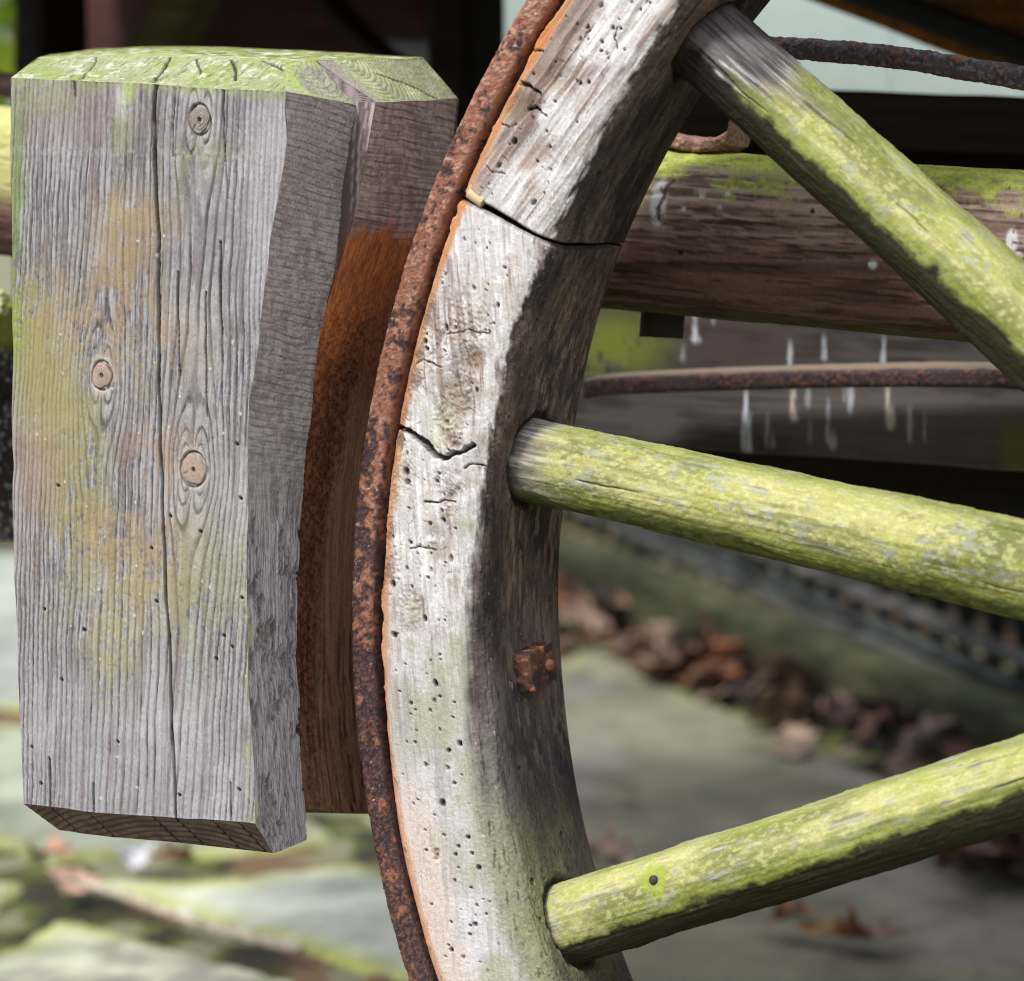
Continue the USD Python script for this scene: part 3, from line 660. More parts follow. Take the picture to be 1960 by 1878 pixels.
# flat top
topg = ridge[None] + (midr - ridge)[None] * np.linspace(0, 1, 40)[:, None, None]
topg = wob(topg, .0012); m2 = nz(topg * 1000, (1 / 7,) * 3, 4, 61)
top = (topg, mixc(A(150, 154, 96), A(180, 182, 150), sm(m2, .45, .62)))
# curved side towards the wheel
n, m = 700, 110
s, t = np.linspace(0, 1, n)[:, None], np.linspace(0, 1, m)[None, :]
v_ = VF + (VM - VF) * t + 0 * s
bt = np.interp(t, [0, 1], [.2255, .2241]); bb = np.interp(t, [0, .32, 1], [-.1238, -.1405, -.1393])
b_ = bt * (1 - s) + bb * s
a_ = ea_f(b_) * (1 - t) + ea_l(b_) * t - .0055 * sm(b_, .199, .2255) * np.clip(1 - t / .27, 0, 1)
P0 = wob(L(a_, b_, v_), .0012)
Q = st(a_, b_, v_) * 1000; Yb = b_ * 1000
m1 = nz(Q, (1 / 20, 1 / 26, 1 / 20), 4, 70); m2 = nz(Q, (1 / 5, 1 / 5, 1 / 5), 4, 71); m3 = nz(Q, (1 / 1.3,) * 3, 3, 72); hz = nz(Q, (1 / 6, 1 / .7, 1 / 26), 3, 73); vt = nz(Q, (1 / 1.0, 1 / 12, 1 / 1.0), 3, 74)
saw = Yb / 3.5 + .45 * (nz(Q, (1 / 12, 1 / 30, 1 / 25), 2, 75) - .5) + .16 * (m2 - .5) + .03 * v_ * 1000; sf = saw - np.floor(saw)
sl = (1 - sm(np.abs(sf - .5), .03, .15)) * (.1 + 1.2 * nz(st(np.floor(saw) * 1.7, v_ * 90, 0), (1, 1, 1), 2, 76)) * (.5 + m3)
upz = sm(Yb + 24 * (m1 - .5) + 12 * (m2 - .5), 2, 64)
tears = sm(nz(Q, (1 / 12, 1 / 12, 1 / 12), 5, 78) * .75 + .25 * vt, .52, .60) * (1 - upz)
C = mixc(A(170, 160, 160), A(138, 127, 127), sm(m2 * .5 + hz * .5, .42, .58)); C = mixc(C, A(140, 130, 130), .5 * sm(m3, .52, .7)); C = mixc(C, A(152, 138, 132), .5 * blob(v_, Yb, -.04, 195, .03, 26, .8)); C = mixc(C, A(78, 66, 66), .62 * np.clip(sl, 0, 1) * upz)
C = mixc(C, mixc(A(176, 170, 174), A(122, 112, 114), sm(vt, .42, .6)), (1 - upz)); C = mixc(C, A(84, 74, 74), .42 * tears); C = mixc(C, A(168, 164, 168), .5 * sm(vt * .6 + m2 * .4, .54, .66) * (1 - sm(Yb, -80, -20)))
C = mixc(C, A(150, 162, 88), .7 * (1 - sm(t + .2 * (m2 - .5), .02, .07)) * (1 - sm(Yb, 30, 60)) * sm(m1, .4, .6))
C = C * (.78 + .44 * m3)[..., None]; h = -.00022 * np.clip(sl, 0, 1) * upz + .0003 * (hz - .5) * upz + .0009 * (m3 - .5) * upz + (1 - upz) * (.0008 * (vt - .5) - .0022 * tears + .0018 * (m1 - .5)) + .0005 * (m3 - .5)
for cx, w0, y0, y1, tt in ((.55, .0013, 22, -16, .6), (.93, .0012, -12, -24, .9)):
    k = (1 - sm(np.abs(v_ - (VF + (VM - VF) * (cx - .0010 * (Yb - y0)))), w0 * .3, w0)) * sm(Yb, y1 - 3, y1 + 3) * (1 - sm(Yb, y0 - 3, y0 + 3)) * sm(m3 + .3 * m2, .46, .62); C = mixc(C, A(218, 214, 218), tt * k)
lip = (raise_(P0, h * rim(n, m, 2, "nsw"), U), C)
# chamfered foot, underside, left side, back
fb = L(A0[-1], B[-1], VF); m_ = len(fb); fb = wob(fb, .0012)
foot2 = wob(L(np.linspace(-.637, ea_f(-.14) - .006, m_), np.interp(np.linspace(0, 1, m_), [0, 1], [-.1440, -.1400]), VF + .018), .0012)
foot2[-1] = P0[-1, int(.32 * m)] if False else foot2[-1]
lipfoot = P0[-1]
P = fb[None] + (foot2 - fb)[None] * np.linspace(0, 1, 50)[:, None, None]
X_, Y_, Z_, m1, m2, m3, lt = ends(P, 0, 90)
Cf = mixc(A(136, 116, 106), A(112, 94, 88), sm(m2, .4, .6)); Cf = mixc(Cf, A(70, 56, 54), .8 * lt)
h = .0005 * (m2 - .5) + .0005 * lt
for x in (95, 165, 290, 335, 405, 455):
    a0_, b0_ = loc(x, 1560, VF); dd = np.abs(X_ / 1000 - a0_ - .3 * (Z_ / 1000 - VF)); k = 1 - sm(dd, .0003, .0009); h = h - .0015 * k; Cf = mixc(Cf, A(48, 38, 36), .85 * k)
footp = (raise_(P, h * rim(50, m_, 2), -V - W), Cf)
tri = (np.concatenate([[fb[-1]], [foot2[-1]], lipfoot[:int(.34 * m)]]), np.array([[0, 1, 2 + i] if i == 0 else [1, 1 + i, 2 + i] for i in range(int(.34 * m))]), A(110, 100, 100))
under = (np.stack([np.interp(np.linspace(0, 1, 60), np.linspace(0, 1, m_), np.arange(m_)).astype(int)]), 0)
ul = wob(L(-.637, -.1440, np.linspace(VF + .018, VM, 30)), .0012); ur = lipfoot[np.linspace(int(.32 * m), m - 1, 30).astype(int)]; ur = ur.copy(); 
P = ul[:, None] + (ur - ul)[:, None] * np.linspace(0, 1, 40)[None, :, None]; P[0] = foot2[np.linspace(0, m_ - 1, 40).astype(int)]
undr = (P, A(104, 90, 84))
lb = np.linspace(.2312, -.1300, 120); lf = wob(L(lfa(lb), lb, VF), .0012); lk = wob(L(lfa(lb) - .0015 + .012 * sm(lb, -.1, -.14) * 0, lb, VM), .0012)
P = lf[:, None] + (lk - lf)[:, None] * np.linspace(0, 1, 24)[None, :, None]
left = (P, mixc(A(120, 124, 78), A(96, 88, 80), nz(P * 1000, (1 / 12,) * 3, 3, 33)))
lbev = (quad(lf[0], lk[0], midr[0], ridge[0], 20, 14), A(186, 194, 110))
put("plank", [(fP, fC), bev, rbev, top, lip, footp, tri, undr, left, lbev], WOOD, BLOCK, label="front plank, grey with knots, ochre lichen and a long crack")

# knots of the front plank
plank_path = BLOCK.path + "/plank"
for i, (kx, ky, kr) in enumerate(KNOTS):
    ka, kb = loc(kx, ky, VF); g = np.linspace(0, 1, 34)[:, None]; th = np.linspace(0, 2 * PI, 73)[None, :]
    rr_ = g * kr * .96 * (1 + .06 * np.sin(2 * th + i) + .05 * np.sin(3 * th + 2 * i) + .03 * np.sin(7 * th + i))
    x, y = ka * 1000 + rr_ * np.cos(th), kb * 1000 + 1.12 * rr_ * np.sin(th)
    P = wob(L(x / 1000, y / 1000, VF), .0012)
    rg = np.hypot(g * np.cos(th) * (1 + .12 * i) + .10 * (i - 1), g * np.sin(th) + .07 * (1 - i)) * (4.3 + 1.7 * i) + .8 * (nz(st(np.cos(th) + 0 * g, np.sin(th) + 0 * g, g + i), (2, 2, 3), 3, i) - .5) * 2; f_ = rg - np.floor(rg); m2 = nz(st(x, y, i), (1 / 2, 1 / 2, 1), 3, 4 + i)
    c = mixc(A(182, 164, 150) if i else A(160, 150, 142), A(146, 124, 112) if i else A(120, 108, 102), sm(f_, .4, .9) * (.25 + .5 * nz(st(x, y, i + 9), (1 / 3, 1 / 3, 1), 3, 40)) + .35 * m2); core = 1 - sm(np.hypot(x - ka * 1000 - .3, y - kb * 1000), .7, 1.5); c = mixc(c, A(66, 48, 42), .9 * core); c = mixc(c, A(92, 74, 68), .7 * sm(g + 0 * th, .90, 1))
    ck = (1 - sm(np.abs(np.sin(th * .5 + 1.1 + 1.7 * i)) * g, .02, .05)) * sm(g, .1, .3) * (.4 + .6 * (i != 1)); ck = ck * (.5 if i == 0 else .15 if i == 1 else .4) * sm(g, .3, .5); c = mixc(c, A(84, 68, 60), .7 * ck); c = c * (.78 + .44 * nz(st(x, y, i), (1 / 1.2, 1 / 1.2, 1), 3, 60))[..., None]
    h = .0006 - .0006 * g ** 4 - .0008 * ck + .0003 * f_ - .001 * core - .0010 * sm(g, .93, 1)
    put("knot", [(raise_(P, h + 0 * th, -V), c)], WOOD, BLOCK, under=plank_path)

# ---- rear plank, worn hollow by the iron tyre
r_front = lambda b: np.interp(b, [-.14, -.02, .09, .145, .1693, .2029, .2255, .2600], [.5415, .5385, .5370, .5328, .5322, .5389, .5451, .556])
a_front = lambda b: -np.sqrt(np.maximum(r_front(b) ** 2 - b ** 2, 0))
r_back = lambda b: np.interp(b, [-.14, 0, .1, .16, .2363, .26], [.5400, .5370, .5375, .546, .5698, .580])
a_back = lambda b: -np.sqrt(np.maximum(r_back(b) ** 2 - b ** 2, 0))
n, m = 640, 170
s, t = np.linspace(0, 1, n)[:, None], np.linspace(0, 1, m)[None, :]
v_ = VM + (VR - VM) * t + 0 * s; bt = .2255 + (.2363 - .2255) * t; bB_ = np.interp(t, [0, .62, 1], [loc(585, 1551, VM)[1], loc(700, 1557, .070)[1], loc(700, 1557, .070)[1]]); b_ = bt * (1 - s) + bB_ * s
wv = sm(v_, -.002, .012) * (1 - sm(v_, .085, .1))
a_ = a_front(b_) * (1 - t) + a_back(b_) * t
Q = st(a_, b_, v_) * 1000; Yb = b_ * 1000
m1 = nz(Q, (1 / 20,) * 3, 4, 110); m2 = nz(Q, (1 / 5,) * 3, 4, 111); m3 = nz(Q, (1 / 1.4,) * 3, 3, 112); vt = nz(Q, (1 / 1.6, 1 / 40, 1 / 1.6), 3, 113); hz = nz(Q, (1 / 6, 1 / .8, 1 / 30), 3, 114); cr = nz(Q, (1 / 1.5,) * 3, 3, 118)
saw = Yb / 3.7 + .16 * (m2 - .5) + .45 * (nz(Q, (1 / 30, 1 / 30, 1 / 40), 2, 115) - .5); sf = saw - np.floor(saw); sl = (1 - sm(np.abs(sf - .5), .03, .15)) * (.1 + 1.2 * nz(st(np.floor(saw) * 1.7, v_ * 40, 0), (1, 1, 1), 2, 116))
C = mixc(A(164, 146, 140), A(132, 116, 112), sm(m2 * .5 + hz * .5, .42, .58)); C = mixc(C, A(74, 62, 58), .6 * np.clip(sl, 0, 1))
rs = 1 - sm(Yb + 18 * (m1 - .5) + 6 * (m2 - .5) + 80 * (v_ - .04) * .2, 158, 170)
rust = mixc(A(196, 118, 68), A(156, 92, 56), sm(m2 * .5 + vt * .5, .42, .6))
dkr = mixc(A(142, 88, 62), A(104, 64, 49), sm(cr, .42, .58)); rust = mixc(rust, dkr, (1 - sm(Yb + 26 * (m1 - .5) - 900 * (v_ - .02), 70, 125)) )
dusty = mixc(A(168, 126, 100), A(132, 97, 77), sm(vt * .6 + m3 * .4, .42, .58)); rust = mixc(rust, dusty, sm(v_ * 1000 + 8 * (m2 - .5) - .10 * (Yb - 20), 26, 44) * (1 - sm(Yb, 50, 100)))
rust = mixc(rust, dusty, .7 * (1 - sm(Yb + 20 * (m1 - .5), -110, -60)))
C = mixc(C, rust, rs); crumb = sm(cr, .50, .66) * rs * (1 - sm(Yb, 90, 140)) * (1 - sm(v_ * 1000 - .1 * (Yb - 20), 26, 46)); C = mixc(C, A(58, 36, 28), .55 * crumb * m3 * 1.6)
lines = sm(nz(Q, (1 / 4, 1 / 90, 1 / 2.2), 3, 119), .58, .62) * (1 - sm(Yb, -70, -10)); C = mixc(C, A(54, 42, 36), .7 * lines)
C = C * (.80 + .40 * m3)[..., None]; h = -.00022 * np.clip(sl, 0, 1) * (1 - rs) + .0006 * (m3 - .5) * (1 - rs) + .0006 * (hz - .5) * (1 - rs) + rs * (.0008 * (vt - .5) + .0006 * (m3 - .5) + .0034 * crumb * (cr - .3)) - .0012 * lines
P0 = wob(L(a_, b_, v_), .0012)
worn = (raise_(P0, h * rim(n, m, 2, "nsw"), U), C)
# its front face, seen as a strip in the notch
s2, t2 = np.linspace(0, 1, 300)[:, None], np.linspace(0, 1, 80)[None, :]
b2 = .2255 * (1 - s2) - .1335 * s2 + 0 * t2; a2 = (-.60) * (1 - t2) + a_front(b2) * t2
P = wob(L(a2, b2, VM), .0012); Q = st(a2, b2, 0) * 1000; vt = nz(Q, (1 / 1.2, 1 / 50, 1), 3, 130); v2 = nz(Q, (1 / 3, 1 / 80, 1), 3, 131)
C2 = mixc(A(186, 172, 172), A(110, 92, 92), sm(vt * .5 + v2 * .5, .42, .56)); C2 = mixc(C2, A(104, 66, 46), .7 * (1 - sm(b2 * 1000, 140, 180)))
ff = (raise_(P, .0009 * (vt - .5) * rim(300, 80, 2), -V), C2)
ffp = quad(L(-.4962, .2255, VM), TR_ + .0005 * V, L(-.60, .2455, VM), L(-.60, .2255, VM), 40, 60); fft = (wob(ffp, .0012), mixc(A(160, 146, 146), A(100, 86, 86), sm(nz((ffp - HUB) @ np.stack([U, W, V], 1) * 1000, (1 / 1.2, 1 / 50, 1), 3, 130), .42, .58)))
# crowned top of the rear plank
P = quad(L(-.4962, .2255, VM), L(-.5185, .2363, VR), BR_, TR_, 150, 80); P = wob(P, .0012)
X_, Y_, Z_, m1, m2, m3, lt = ends(P, 0, 140); ring = np.hypot(X_ + 540, Z_ - 20) / 2.9 + .4 * m2; lt = sm(ring - np.floor(ring), .45, .8)
Cq = mixc(A(152, 158, 112), A(174, 178, 138), sm(m2, .4, .6)); Cq = mixc(Cq, A(118, 118, 84), .42 * lt * (.4 + m3)); Cq = mixc(Cq, A(128, 122, 112), .5 * sm(m1, .45, .6)); Cq = C_ if False else Cq * (.8 + .4 * m3)[..., None]; Cq = mixc(Cq, A(152, 140, 138), .7 * (1 - sm(Z_, 4, 16)))
dd, at = path_dist(X_, Z_, [(-523, 40), (-519, 60), (-513, 84)]); k = 1 - sm(dd, .3, .8); Cq = mixc(Cq, A(60, 52, 44), .8 * k)
rb = (raise_(P, (-.0003 * lt + .0009 * (m3 - .5) + .0006 * (m2 - .5) - .001 * k) * rim(150, 80, 2), U + W), Cq)
P = wob(midr[None] + (backr - midr)[None] * np.linspace(0, 1, 90)[:, None, None], .0012)
m2 = nz(P * 1000, (1 / 6,) * 3, 4, 150); flake = .6 * sm(nz(P * 1000, (1 / 5, 1 / 5, 1 / 5), 4, 151), .60, .66)
tp = (P, mixc(mixc(A(150, 154, 92), A(112, 118, 66), sm(m2, .4, .6)), A(224, 224, 222), flake))
bk = (np.stack([backr, L(np.linspace(-.672, -.5185, len(backr)), np.linspace(.232, .2363, len(backr)), VR)]), A(120, 116, 90)); lb2 = (quad(L(-.6725, .2312, VM), L(-.6725, .232, VR), backr[0], midr[0], 20, 14), A(170, 178, 110))
bk2 = (quad(L(-.672, .232, VR), L(-.5185, .2363, VR), L(a_back(-.1335), -.1335, VR), L(-.646, -.1335, VR), 20, 20), A(96, 86, 80))
bt2 = (quad(L(-.646, -.1335, VM), L(-.60, -.1335, VM), L(a_back(-.1335), -.1335, VR), L(-.646, -.1335, VR), 10, 10), A(96, 82, 74))
pb0 = P0[-1]; bt3 = (np.stack([pb0, np.broadcast_to(L(-.60, -.1335, VM), pb0.shape)]), A(96, 82, 74))
lsd = wob(quad(L(-.6725, .2312, VM), L(-.646, -.1335, VM), L(-.646, -.1335, VR), L(-.6725, .232, VR), 60, 30), .0012)
put("plank", [worn, ff, fft, rb, tp, bk, lb2, bk2, bt2, bt3, (lsd, mixc(A(96, 92, 66), A(60, 50, 46), nz(lsd * 1000, (1 / 12,) * 3, 3, 33)))], WOOD, BLOCK, label="rear plank with a hollow worn and rusted by the tyre")

# ================================================================== THE WAGON'S UNDERSIDE BEHIND THE WHEEL


def on(v):
    return lambda x, y: L(*loc(x, y, v), v)


# ---- the round topped cross beam that runs behind block and wheel
def beam_col(P, s, c, q):
    X_ = (P - HUB) @ U * 1000; Y_ = (P - HUB) @ W * 1000; Z_ = (P - HUB) @ V * 1000
    Q = st(X_, Y_, Z_)
    g = nz(Q, (1 / 40, 1 / 1.3, 1 / 1.3), 4, 201); g2 = nz(Q, (1 / 90, 1 / 4, 1 / 4), 4, 202); m1 = nz(Q, (1 / 30, 1 / 14, 1 / 14), 4, 203); m2 = nz(Q, (1 / 7, 1 / 5, 1 / 5), 4, 204); m3 = nz(Q, (1 / 1.6,) * 3, 3, 205)
    C = mixc(A(176, 150, 138), A(130, 104, 94), sm(g * .5 + g2 * .5, .42, .58)); C = mixc(C, A(168, 150, 142), .5 * sm(g, .55, .7))
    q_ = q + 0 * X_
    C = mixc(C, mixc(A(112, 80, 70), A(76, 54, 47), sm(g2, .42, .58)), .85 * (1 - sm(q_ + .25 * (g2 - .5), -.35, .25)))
    C = mixc(C, A(58, 42, 37), .75 * sm(nz(Q, (1 / 30, 1 / .9, 1 / .9), 4, 208) * .8 + g2 * .2, .54, .64)); C = C * (.8 + .4 * m3)[..., None]
    ms = sm(q_ + .9 * (m1 - .5) + .5 * (m2 - .5) + .3 * (m3 - .5), .44, .66) * sm(m3 * .4 + m2 * .6 + .25 * (q_ - .6), .36, .5)
    C = mixc(C, mixc(A(166, 182, 62), A(190, 196, 96), sm(m2, .42, .6)), .9 * ms); C = mixc(C, A(132, 132, 88), .5 * ms * sm(m3, .5, .62))
    C = mixc(C, mixc(A(188, 188, 110), A(204, 200, 140), m2), .8 * (1 - sm(X_, -640, -560)) * sm(q_ + .3 * (m1 - .5), -.4, .1))
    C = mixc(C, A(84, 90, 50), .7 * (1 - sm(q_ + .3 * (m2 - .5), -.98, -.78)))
    return C


bd = on(.135)
pA, pB = (lambda p, q: (p + (q - p) * -.25, p + (q - p) * 1.3))(on(.172)(200, 362), on(.172)(1800, 483))
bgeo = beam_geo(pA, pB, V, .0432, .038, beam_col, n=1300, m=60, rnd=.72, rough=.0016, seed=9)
P, C = bgeo[0]; Q = np.stack([(P - HUB) @ U, (P - HUB) @ W, (P - HUB) @ V], -1) * 1000
g = nz(Q, (1 / 40, 1 / 1.3, 1 / 1.3), 4, 201); g2 = nz(Q, (1 / 90, 1 / 4, 1 / 4), 4, 202); m2 = nz(Q, (1 / 7, 1 / 5, 1 / 5), 4, 204)
spl = np.zeros(g.shape)
fa, fbb = np.array([loc(x, y, .135) for x, y in ((1262, 352), (1560, 404))]).T if False else (None, None)
X_, Y_ = Q[..., 0] / 1000, Q[..., 1] / 1000; facing = Q[..., 2] < 165
for x, y, rx, ry, w in ((1262, 388, 15, 42, 1), (1938, 462, 11, 22, .9), (1672, 507, 9, 7, .9), (1392, 374, 6, 6, .7), (1343, 372, 6, 9, .8), (1310, 402, 5, 5, .7), (1378, 398, 5, 5, .6), (1950, 490, 8, 8, .6)):
    k = pblob(X_, Y_, .135, x, y, rx, ry, .35) * sm(nz(Q, (1 / 2.6,) * 3, 4, 215) + .3 * (g - .5) + .25 * (m2 - .5), .38, .46) * facing; C = mixc(C, A(226, 226, 228), w * k); spl = np.maximum(spl, k)
dd, _ = path_dist(X_, Y_, ppath(.135, [(1284, 344), (1272, 362), (1270, 380), (1262, 398), (1264, 418)])); k = (1 - sm(dd, .0006, .0014)) * facing; C = mixc(C, A(70, 56, 46), .85 * k)
for x, y in ((1555, 405), (1304, 484)):
    a_, b_ = loc(x, y, .135); dd = np.hypot(X_ - a_, Y_ - b_); C = mixc(C, A(30, 24, 22), (1 - sm(dd, .0009, .0016)) * facing)
h = .0008 * (g - .5) - .0012 * sm(g * .8 + g2 * .2, .56, .64) + .0008 * (m2 - .5) + .0003 * spl
bgeo[0] = (raise_(P, h, P - (pA + pB) / 2 - (((P - (pA + pB) / 2) @ U))[..., None] * U), C)
BEAM = Thing("cross_beam", L(-.4, .13, .172), "brown round edged wooden beam with moss along its top, running behind block and wheel", "beam")
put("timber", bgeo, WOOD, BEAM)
# rusted strap end lying on the beam
pts = [on(.165)(x, y) for x, y in ((1270, 262), (1315, 276), (1355, 281), (1390, 279), (1412, 266), (1416, 246))]
sec = []
tt = np.linspace(0, 1, 90); ctrl = np.array(pts)
cx = np.stack([np.interp(tt, np.linspace(0, 1, len(pts)), ctrl[:, i]) for i in range(3)], -1)
th = np.linspace(0, 2 * PI, 33)


def tube_geo(cx, e1, e2, w1, w2, pw, lump, seed, colf, cap=True):
    """A bar along cx with a rounded-box section: half sizes w1 along e1 and w2 along e2."""
    th = np.linspace(0, 2 * PI, 49); c, q = np.cos(th), np.sin(th); k = (np.abs(c) ** pw + np.abs(q) ** pw) ** (-1 / pw)
    w1, w2 = np.broadcast_to(w1, len(cx))[:, None, None], np.broadcast_to(w2, len(cx))[:, None, None]
    P = cx[:, None] + (k * c)[None, :, None] * w1 * e1 + (k * q)[None, :, None] * w2 * e2
    Qm = P * 1000
    lm = nz(Qm, (1 / 6,) * 3, 4, seed); l3 = nz(Qm, (1 / 2,) * 3, 3, seed + 1)
    d = P - cx[:, None]; d = d / np.maximum(np.linalg.norm(d, axis=-1, keepdims=True), 1e-9)
    P = P + d * (lump * 2 * (lm - .5) + lump * 1.4 * (l3 - .5))[..., None]
    C = colf(P, lm, l3, k * q + 0 * lm)
    g = [(P, C)]
    for i in (0, -1):
        g.append((np.stack([P[i], np.broadcast_to(P[i].mean(0), P[i].shape)]), C[[i, i]]))
    return g


rustc = lambda P, lm, l3, q: mixc(mixc(A(84, 66, 66), A(58, 46, 50), sm(lm, .4, .6)), A(134, 92, 72), sm(l3 * .7 + lm * .3, .52, .64))
put("iron_strap", tube_geo(cx, W, V, .0042, .014, 4, .0012, 210, lambda P, lm, l3, q: mixc(A(120, 92, 80), A(172, 128, 104), sm(l3, .45, .62))), RUST, BEAM, label="rusted iron strap end on top of the beam")
bl = trimesh.creation.cylinder(radius=.0115, height=.022, sections=26).subdivide().subdivide()
bv = bl.vertices; bv = bv + (nz(bv * 1000, (1 / 4,) * 3, 3, 8) - .5)[:, None] * .0012 * bl.vertex_normals
put("bolt", [(bv @ np.stack([U, V, W]) + on(.175)(1268, 606), bl.faces, A(44, 36, 34))], RUST, BEAM, label="dark bolt end under the beam")

# ---- rusty iron rod behind the upper spoke
ROD = Thing("iron_rod", on(.13)(1490, 88), "rough dark rusty iron rod behind the upper spoke, before the pale green wall", "rod")
px = [(1380, 92), (1460, 90), (1530, 93), (1700, 107), (1960, 149), (2150, 190)]
tt = np.linspace(0, 1, 900); cx = np.stack([np.interp(tt, [0, .10, .2, .42, .75, 1], [on(.13)(*p)[i] for p in px]) for i in range(3)], -1)
from scipy.ndimage import gaussian_filter1d
cx = gaussian_filter1d(cx, 30, axis=0, mode="nearest")
d0 = cx[-1] - cx[0]; d0 /= np.linalg.norm(d0); r1 = np.cross(d0, V); r1 /= np.linalg.norm(r1)
put("bar", tube_geo(cx, r1, V, np.interp(tt, [0, .1, .3, 1], [.0045, .0054, .0055, .0058]), np.interp(tt, [0, .1, .3, 1], [.0045, .0054, .0055, .0058]), 2.2, .0009, 220,
    lambda P, lm, l3, q: mixc(mixc(mixc(A(84, 72, 76), A(58, 48, 52), sm(lm, .4, .6)), A(120, 120, 140), .8 * sm(nz(P * 1000, (1 / 2.2,) * 3, 3, 6), .58, .68)), A(134, 88, 70), .8 * sm(l3 * .6 + lm * .4, .54, .64))), RUST, ROD)

# ---- flat iron bar in front of the drip stained board
BAR = Thing("flat_iron_bar", on(.30)(1500, 730), "flat rusty iron bar with dusty brown top in front of the stained board", "bar")
px = [(1112, 747), (1135, 741), (1200, 738), (1300, 734), (1450, 729), (1600, 725), (1750, 723), (1900, 725), (2150, 742)]
xs = np.array([p[0] for p in px], float); tt = np.linspace(0, 1, 700); xx_ = 1112 + tt * (2150 - 1112)
pp = np.array([on(.30)(*p) for p in px]); cx = gaussian_filter1d(np.stack([np.interp(xx_, xs, pp[:, i]) for i in range(3)], -1), 8, axis=0, mode="nearest")
hw = np.interp(xx_, [1112, 1130, 1200, 1350, 2150], [.008, .012, .017, .020, .021])[:, None]
put("bar", tube_geo(cx + hw * V0, W, V0, .0058, hw[:, 0], 5, .0007, 230,
    lambda P, lm, l3, q: mixc(mixc(mixc(A(84, 66, 66), A(58, 46, 52), sm(lm, .4, .6)), A(140, 92, 74), .8 * sm(l3 * .7 + lm * .3, .52, .62)), A(164, 146, 130), sm(((P - cx[:, None]) @ W) * 1000 + 2.0 * (lm - .5), 4.2, 5.8))), RUST, BAR)

# ---- dark board with white drips
p0, p1 = L(-.80, .095, .395), L(.2, .098, .395)


def board_col(P, s, c, q):
    X_ = (P - HUB) @ U; Y_ = (P - HUB) @ W; Q = st(X_, Y_, (P - HUB) @ V) * 1000
    g = nz(Q, (1 / 60, 1 / 2.2, 1 / 3), 4, 241); m1 = nz(Q, (1 / 26, 1 / 16, 1 / 20), 4, 242); m2 = nz(Q, (1 / 5, 1 / 8, 1 / 5), 3, 243)
    C = mixc(A(88, 82, 80), A(62, 56, 55), sm(g * .6 + m1 * .4, .42, .58)); C = mixc(C, A(74, 56, 52), .6 * blob(X_, Y_, -.47, .115, .05, .02, .7)); C = mixc(C, A(134, 124, 122), .5 * blob(X_, Y_, -.36, .07, .09, .02, .8))
    C = mixc(C, A(120, 128, 52), .9 * pblob(X_, Y_, .36, 1175, 660, 90, 55, .8) * sm(m1 * .5 + m2 * .5, .34, .5)); C = mixc(C, A(128, 132, 56), .6 * pblob(X_, Y_, .36, 1945, 860, 30, 50, .8))
    C = mixc(C, mixc(A(196, 194, 150), A(214, 210, 186), m2), .9 * sm(q + 0 * X_, .86, .95))
    for x, y0, y1, w, k, c_ in ((1424, 752, 866, 5.5, 1, 0), (1430, 800, 866, 6, .8, 0), (1335, 600, 640, 4, .9, 0), (1336, 632, 655, 8, .95, 0), (1514, 660, 700, 5, .75, 0), (1516, 745, 792, 6, .8, 1), (1518, 792, 806, 8, .8, 1), (1580, 650, 690, 5, .7, 0), (1584, 770, 850, 4, .6, 0), (1590, 835, 862, 9, .7, 0), (1628, 745, 792, 6, .75, 0), (1616, 745, 770, 4, .5, 0), (1694, 655, 700, 5, .65, 0), (1698, 745, 790, 5, .7, 1), (1702, 785, 825, 9, .95, 1), (1740, 790, 850, 6, .55, 0), (1768, 800, 845, 4, .4, 0),
                            (1464, 800, 856, 4, .4, 0), (1474, 835, 856, 5, .4, 0), (1545, 745, 780, 5, .45, 0), (1548, 810, 850, 4, .4, 0), (1310, 668, 690, 6, .35, 0), (1370, 605, 620, 4, .4, 0)):
        (a0_, b0_), (a1_, b1_) = loc(x, y0, .36), loc(x, y1, .36); ww = w * .00056
        fy = np.clip((b0_ - Y_) / (b0_ - b1_ + 1e-9), 0, 1); ww = ww * (.62 + .14 * np.sin(fy * 5 + x) + .14 * fy) * np.sqrt(np.clip((1.06 - fy) / .14, 0, 1)); n5 = nz(Q, (1 / 1.2, 1 / 6, 1 / 3), 3, 246); kk = (1 - sm(np.abs(X_ - a0_ - .0016 * (m2 - .5)), ww * .3, ww * 1.1)) * sm(Y_, b1_ - .002, b1_ + .002) * (1 - sm(Y_, b0_ - .004, b0_ + .006)) * (.35 + .65 * sm(n5, .25, .5))
        C = mixc(C, A(232, 214, 200) if c_ else A(214, 218, 228), k * kk * (q + 0 * X_ < .9))
    return C


BOARD = Thing("stained_board", L(-.4, .05, .38), "dark weathered board streaked with white drips, below the mossy beam", "board")
put("plank", beam_geo(p0, p1, V0, .0425, .035, board_col, n=900, m=44, rnd=.10, rough=.0015, seed=12), WOOD, BOARD)
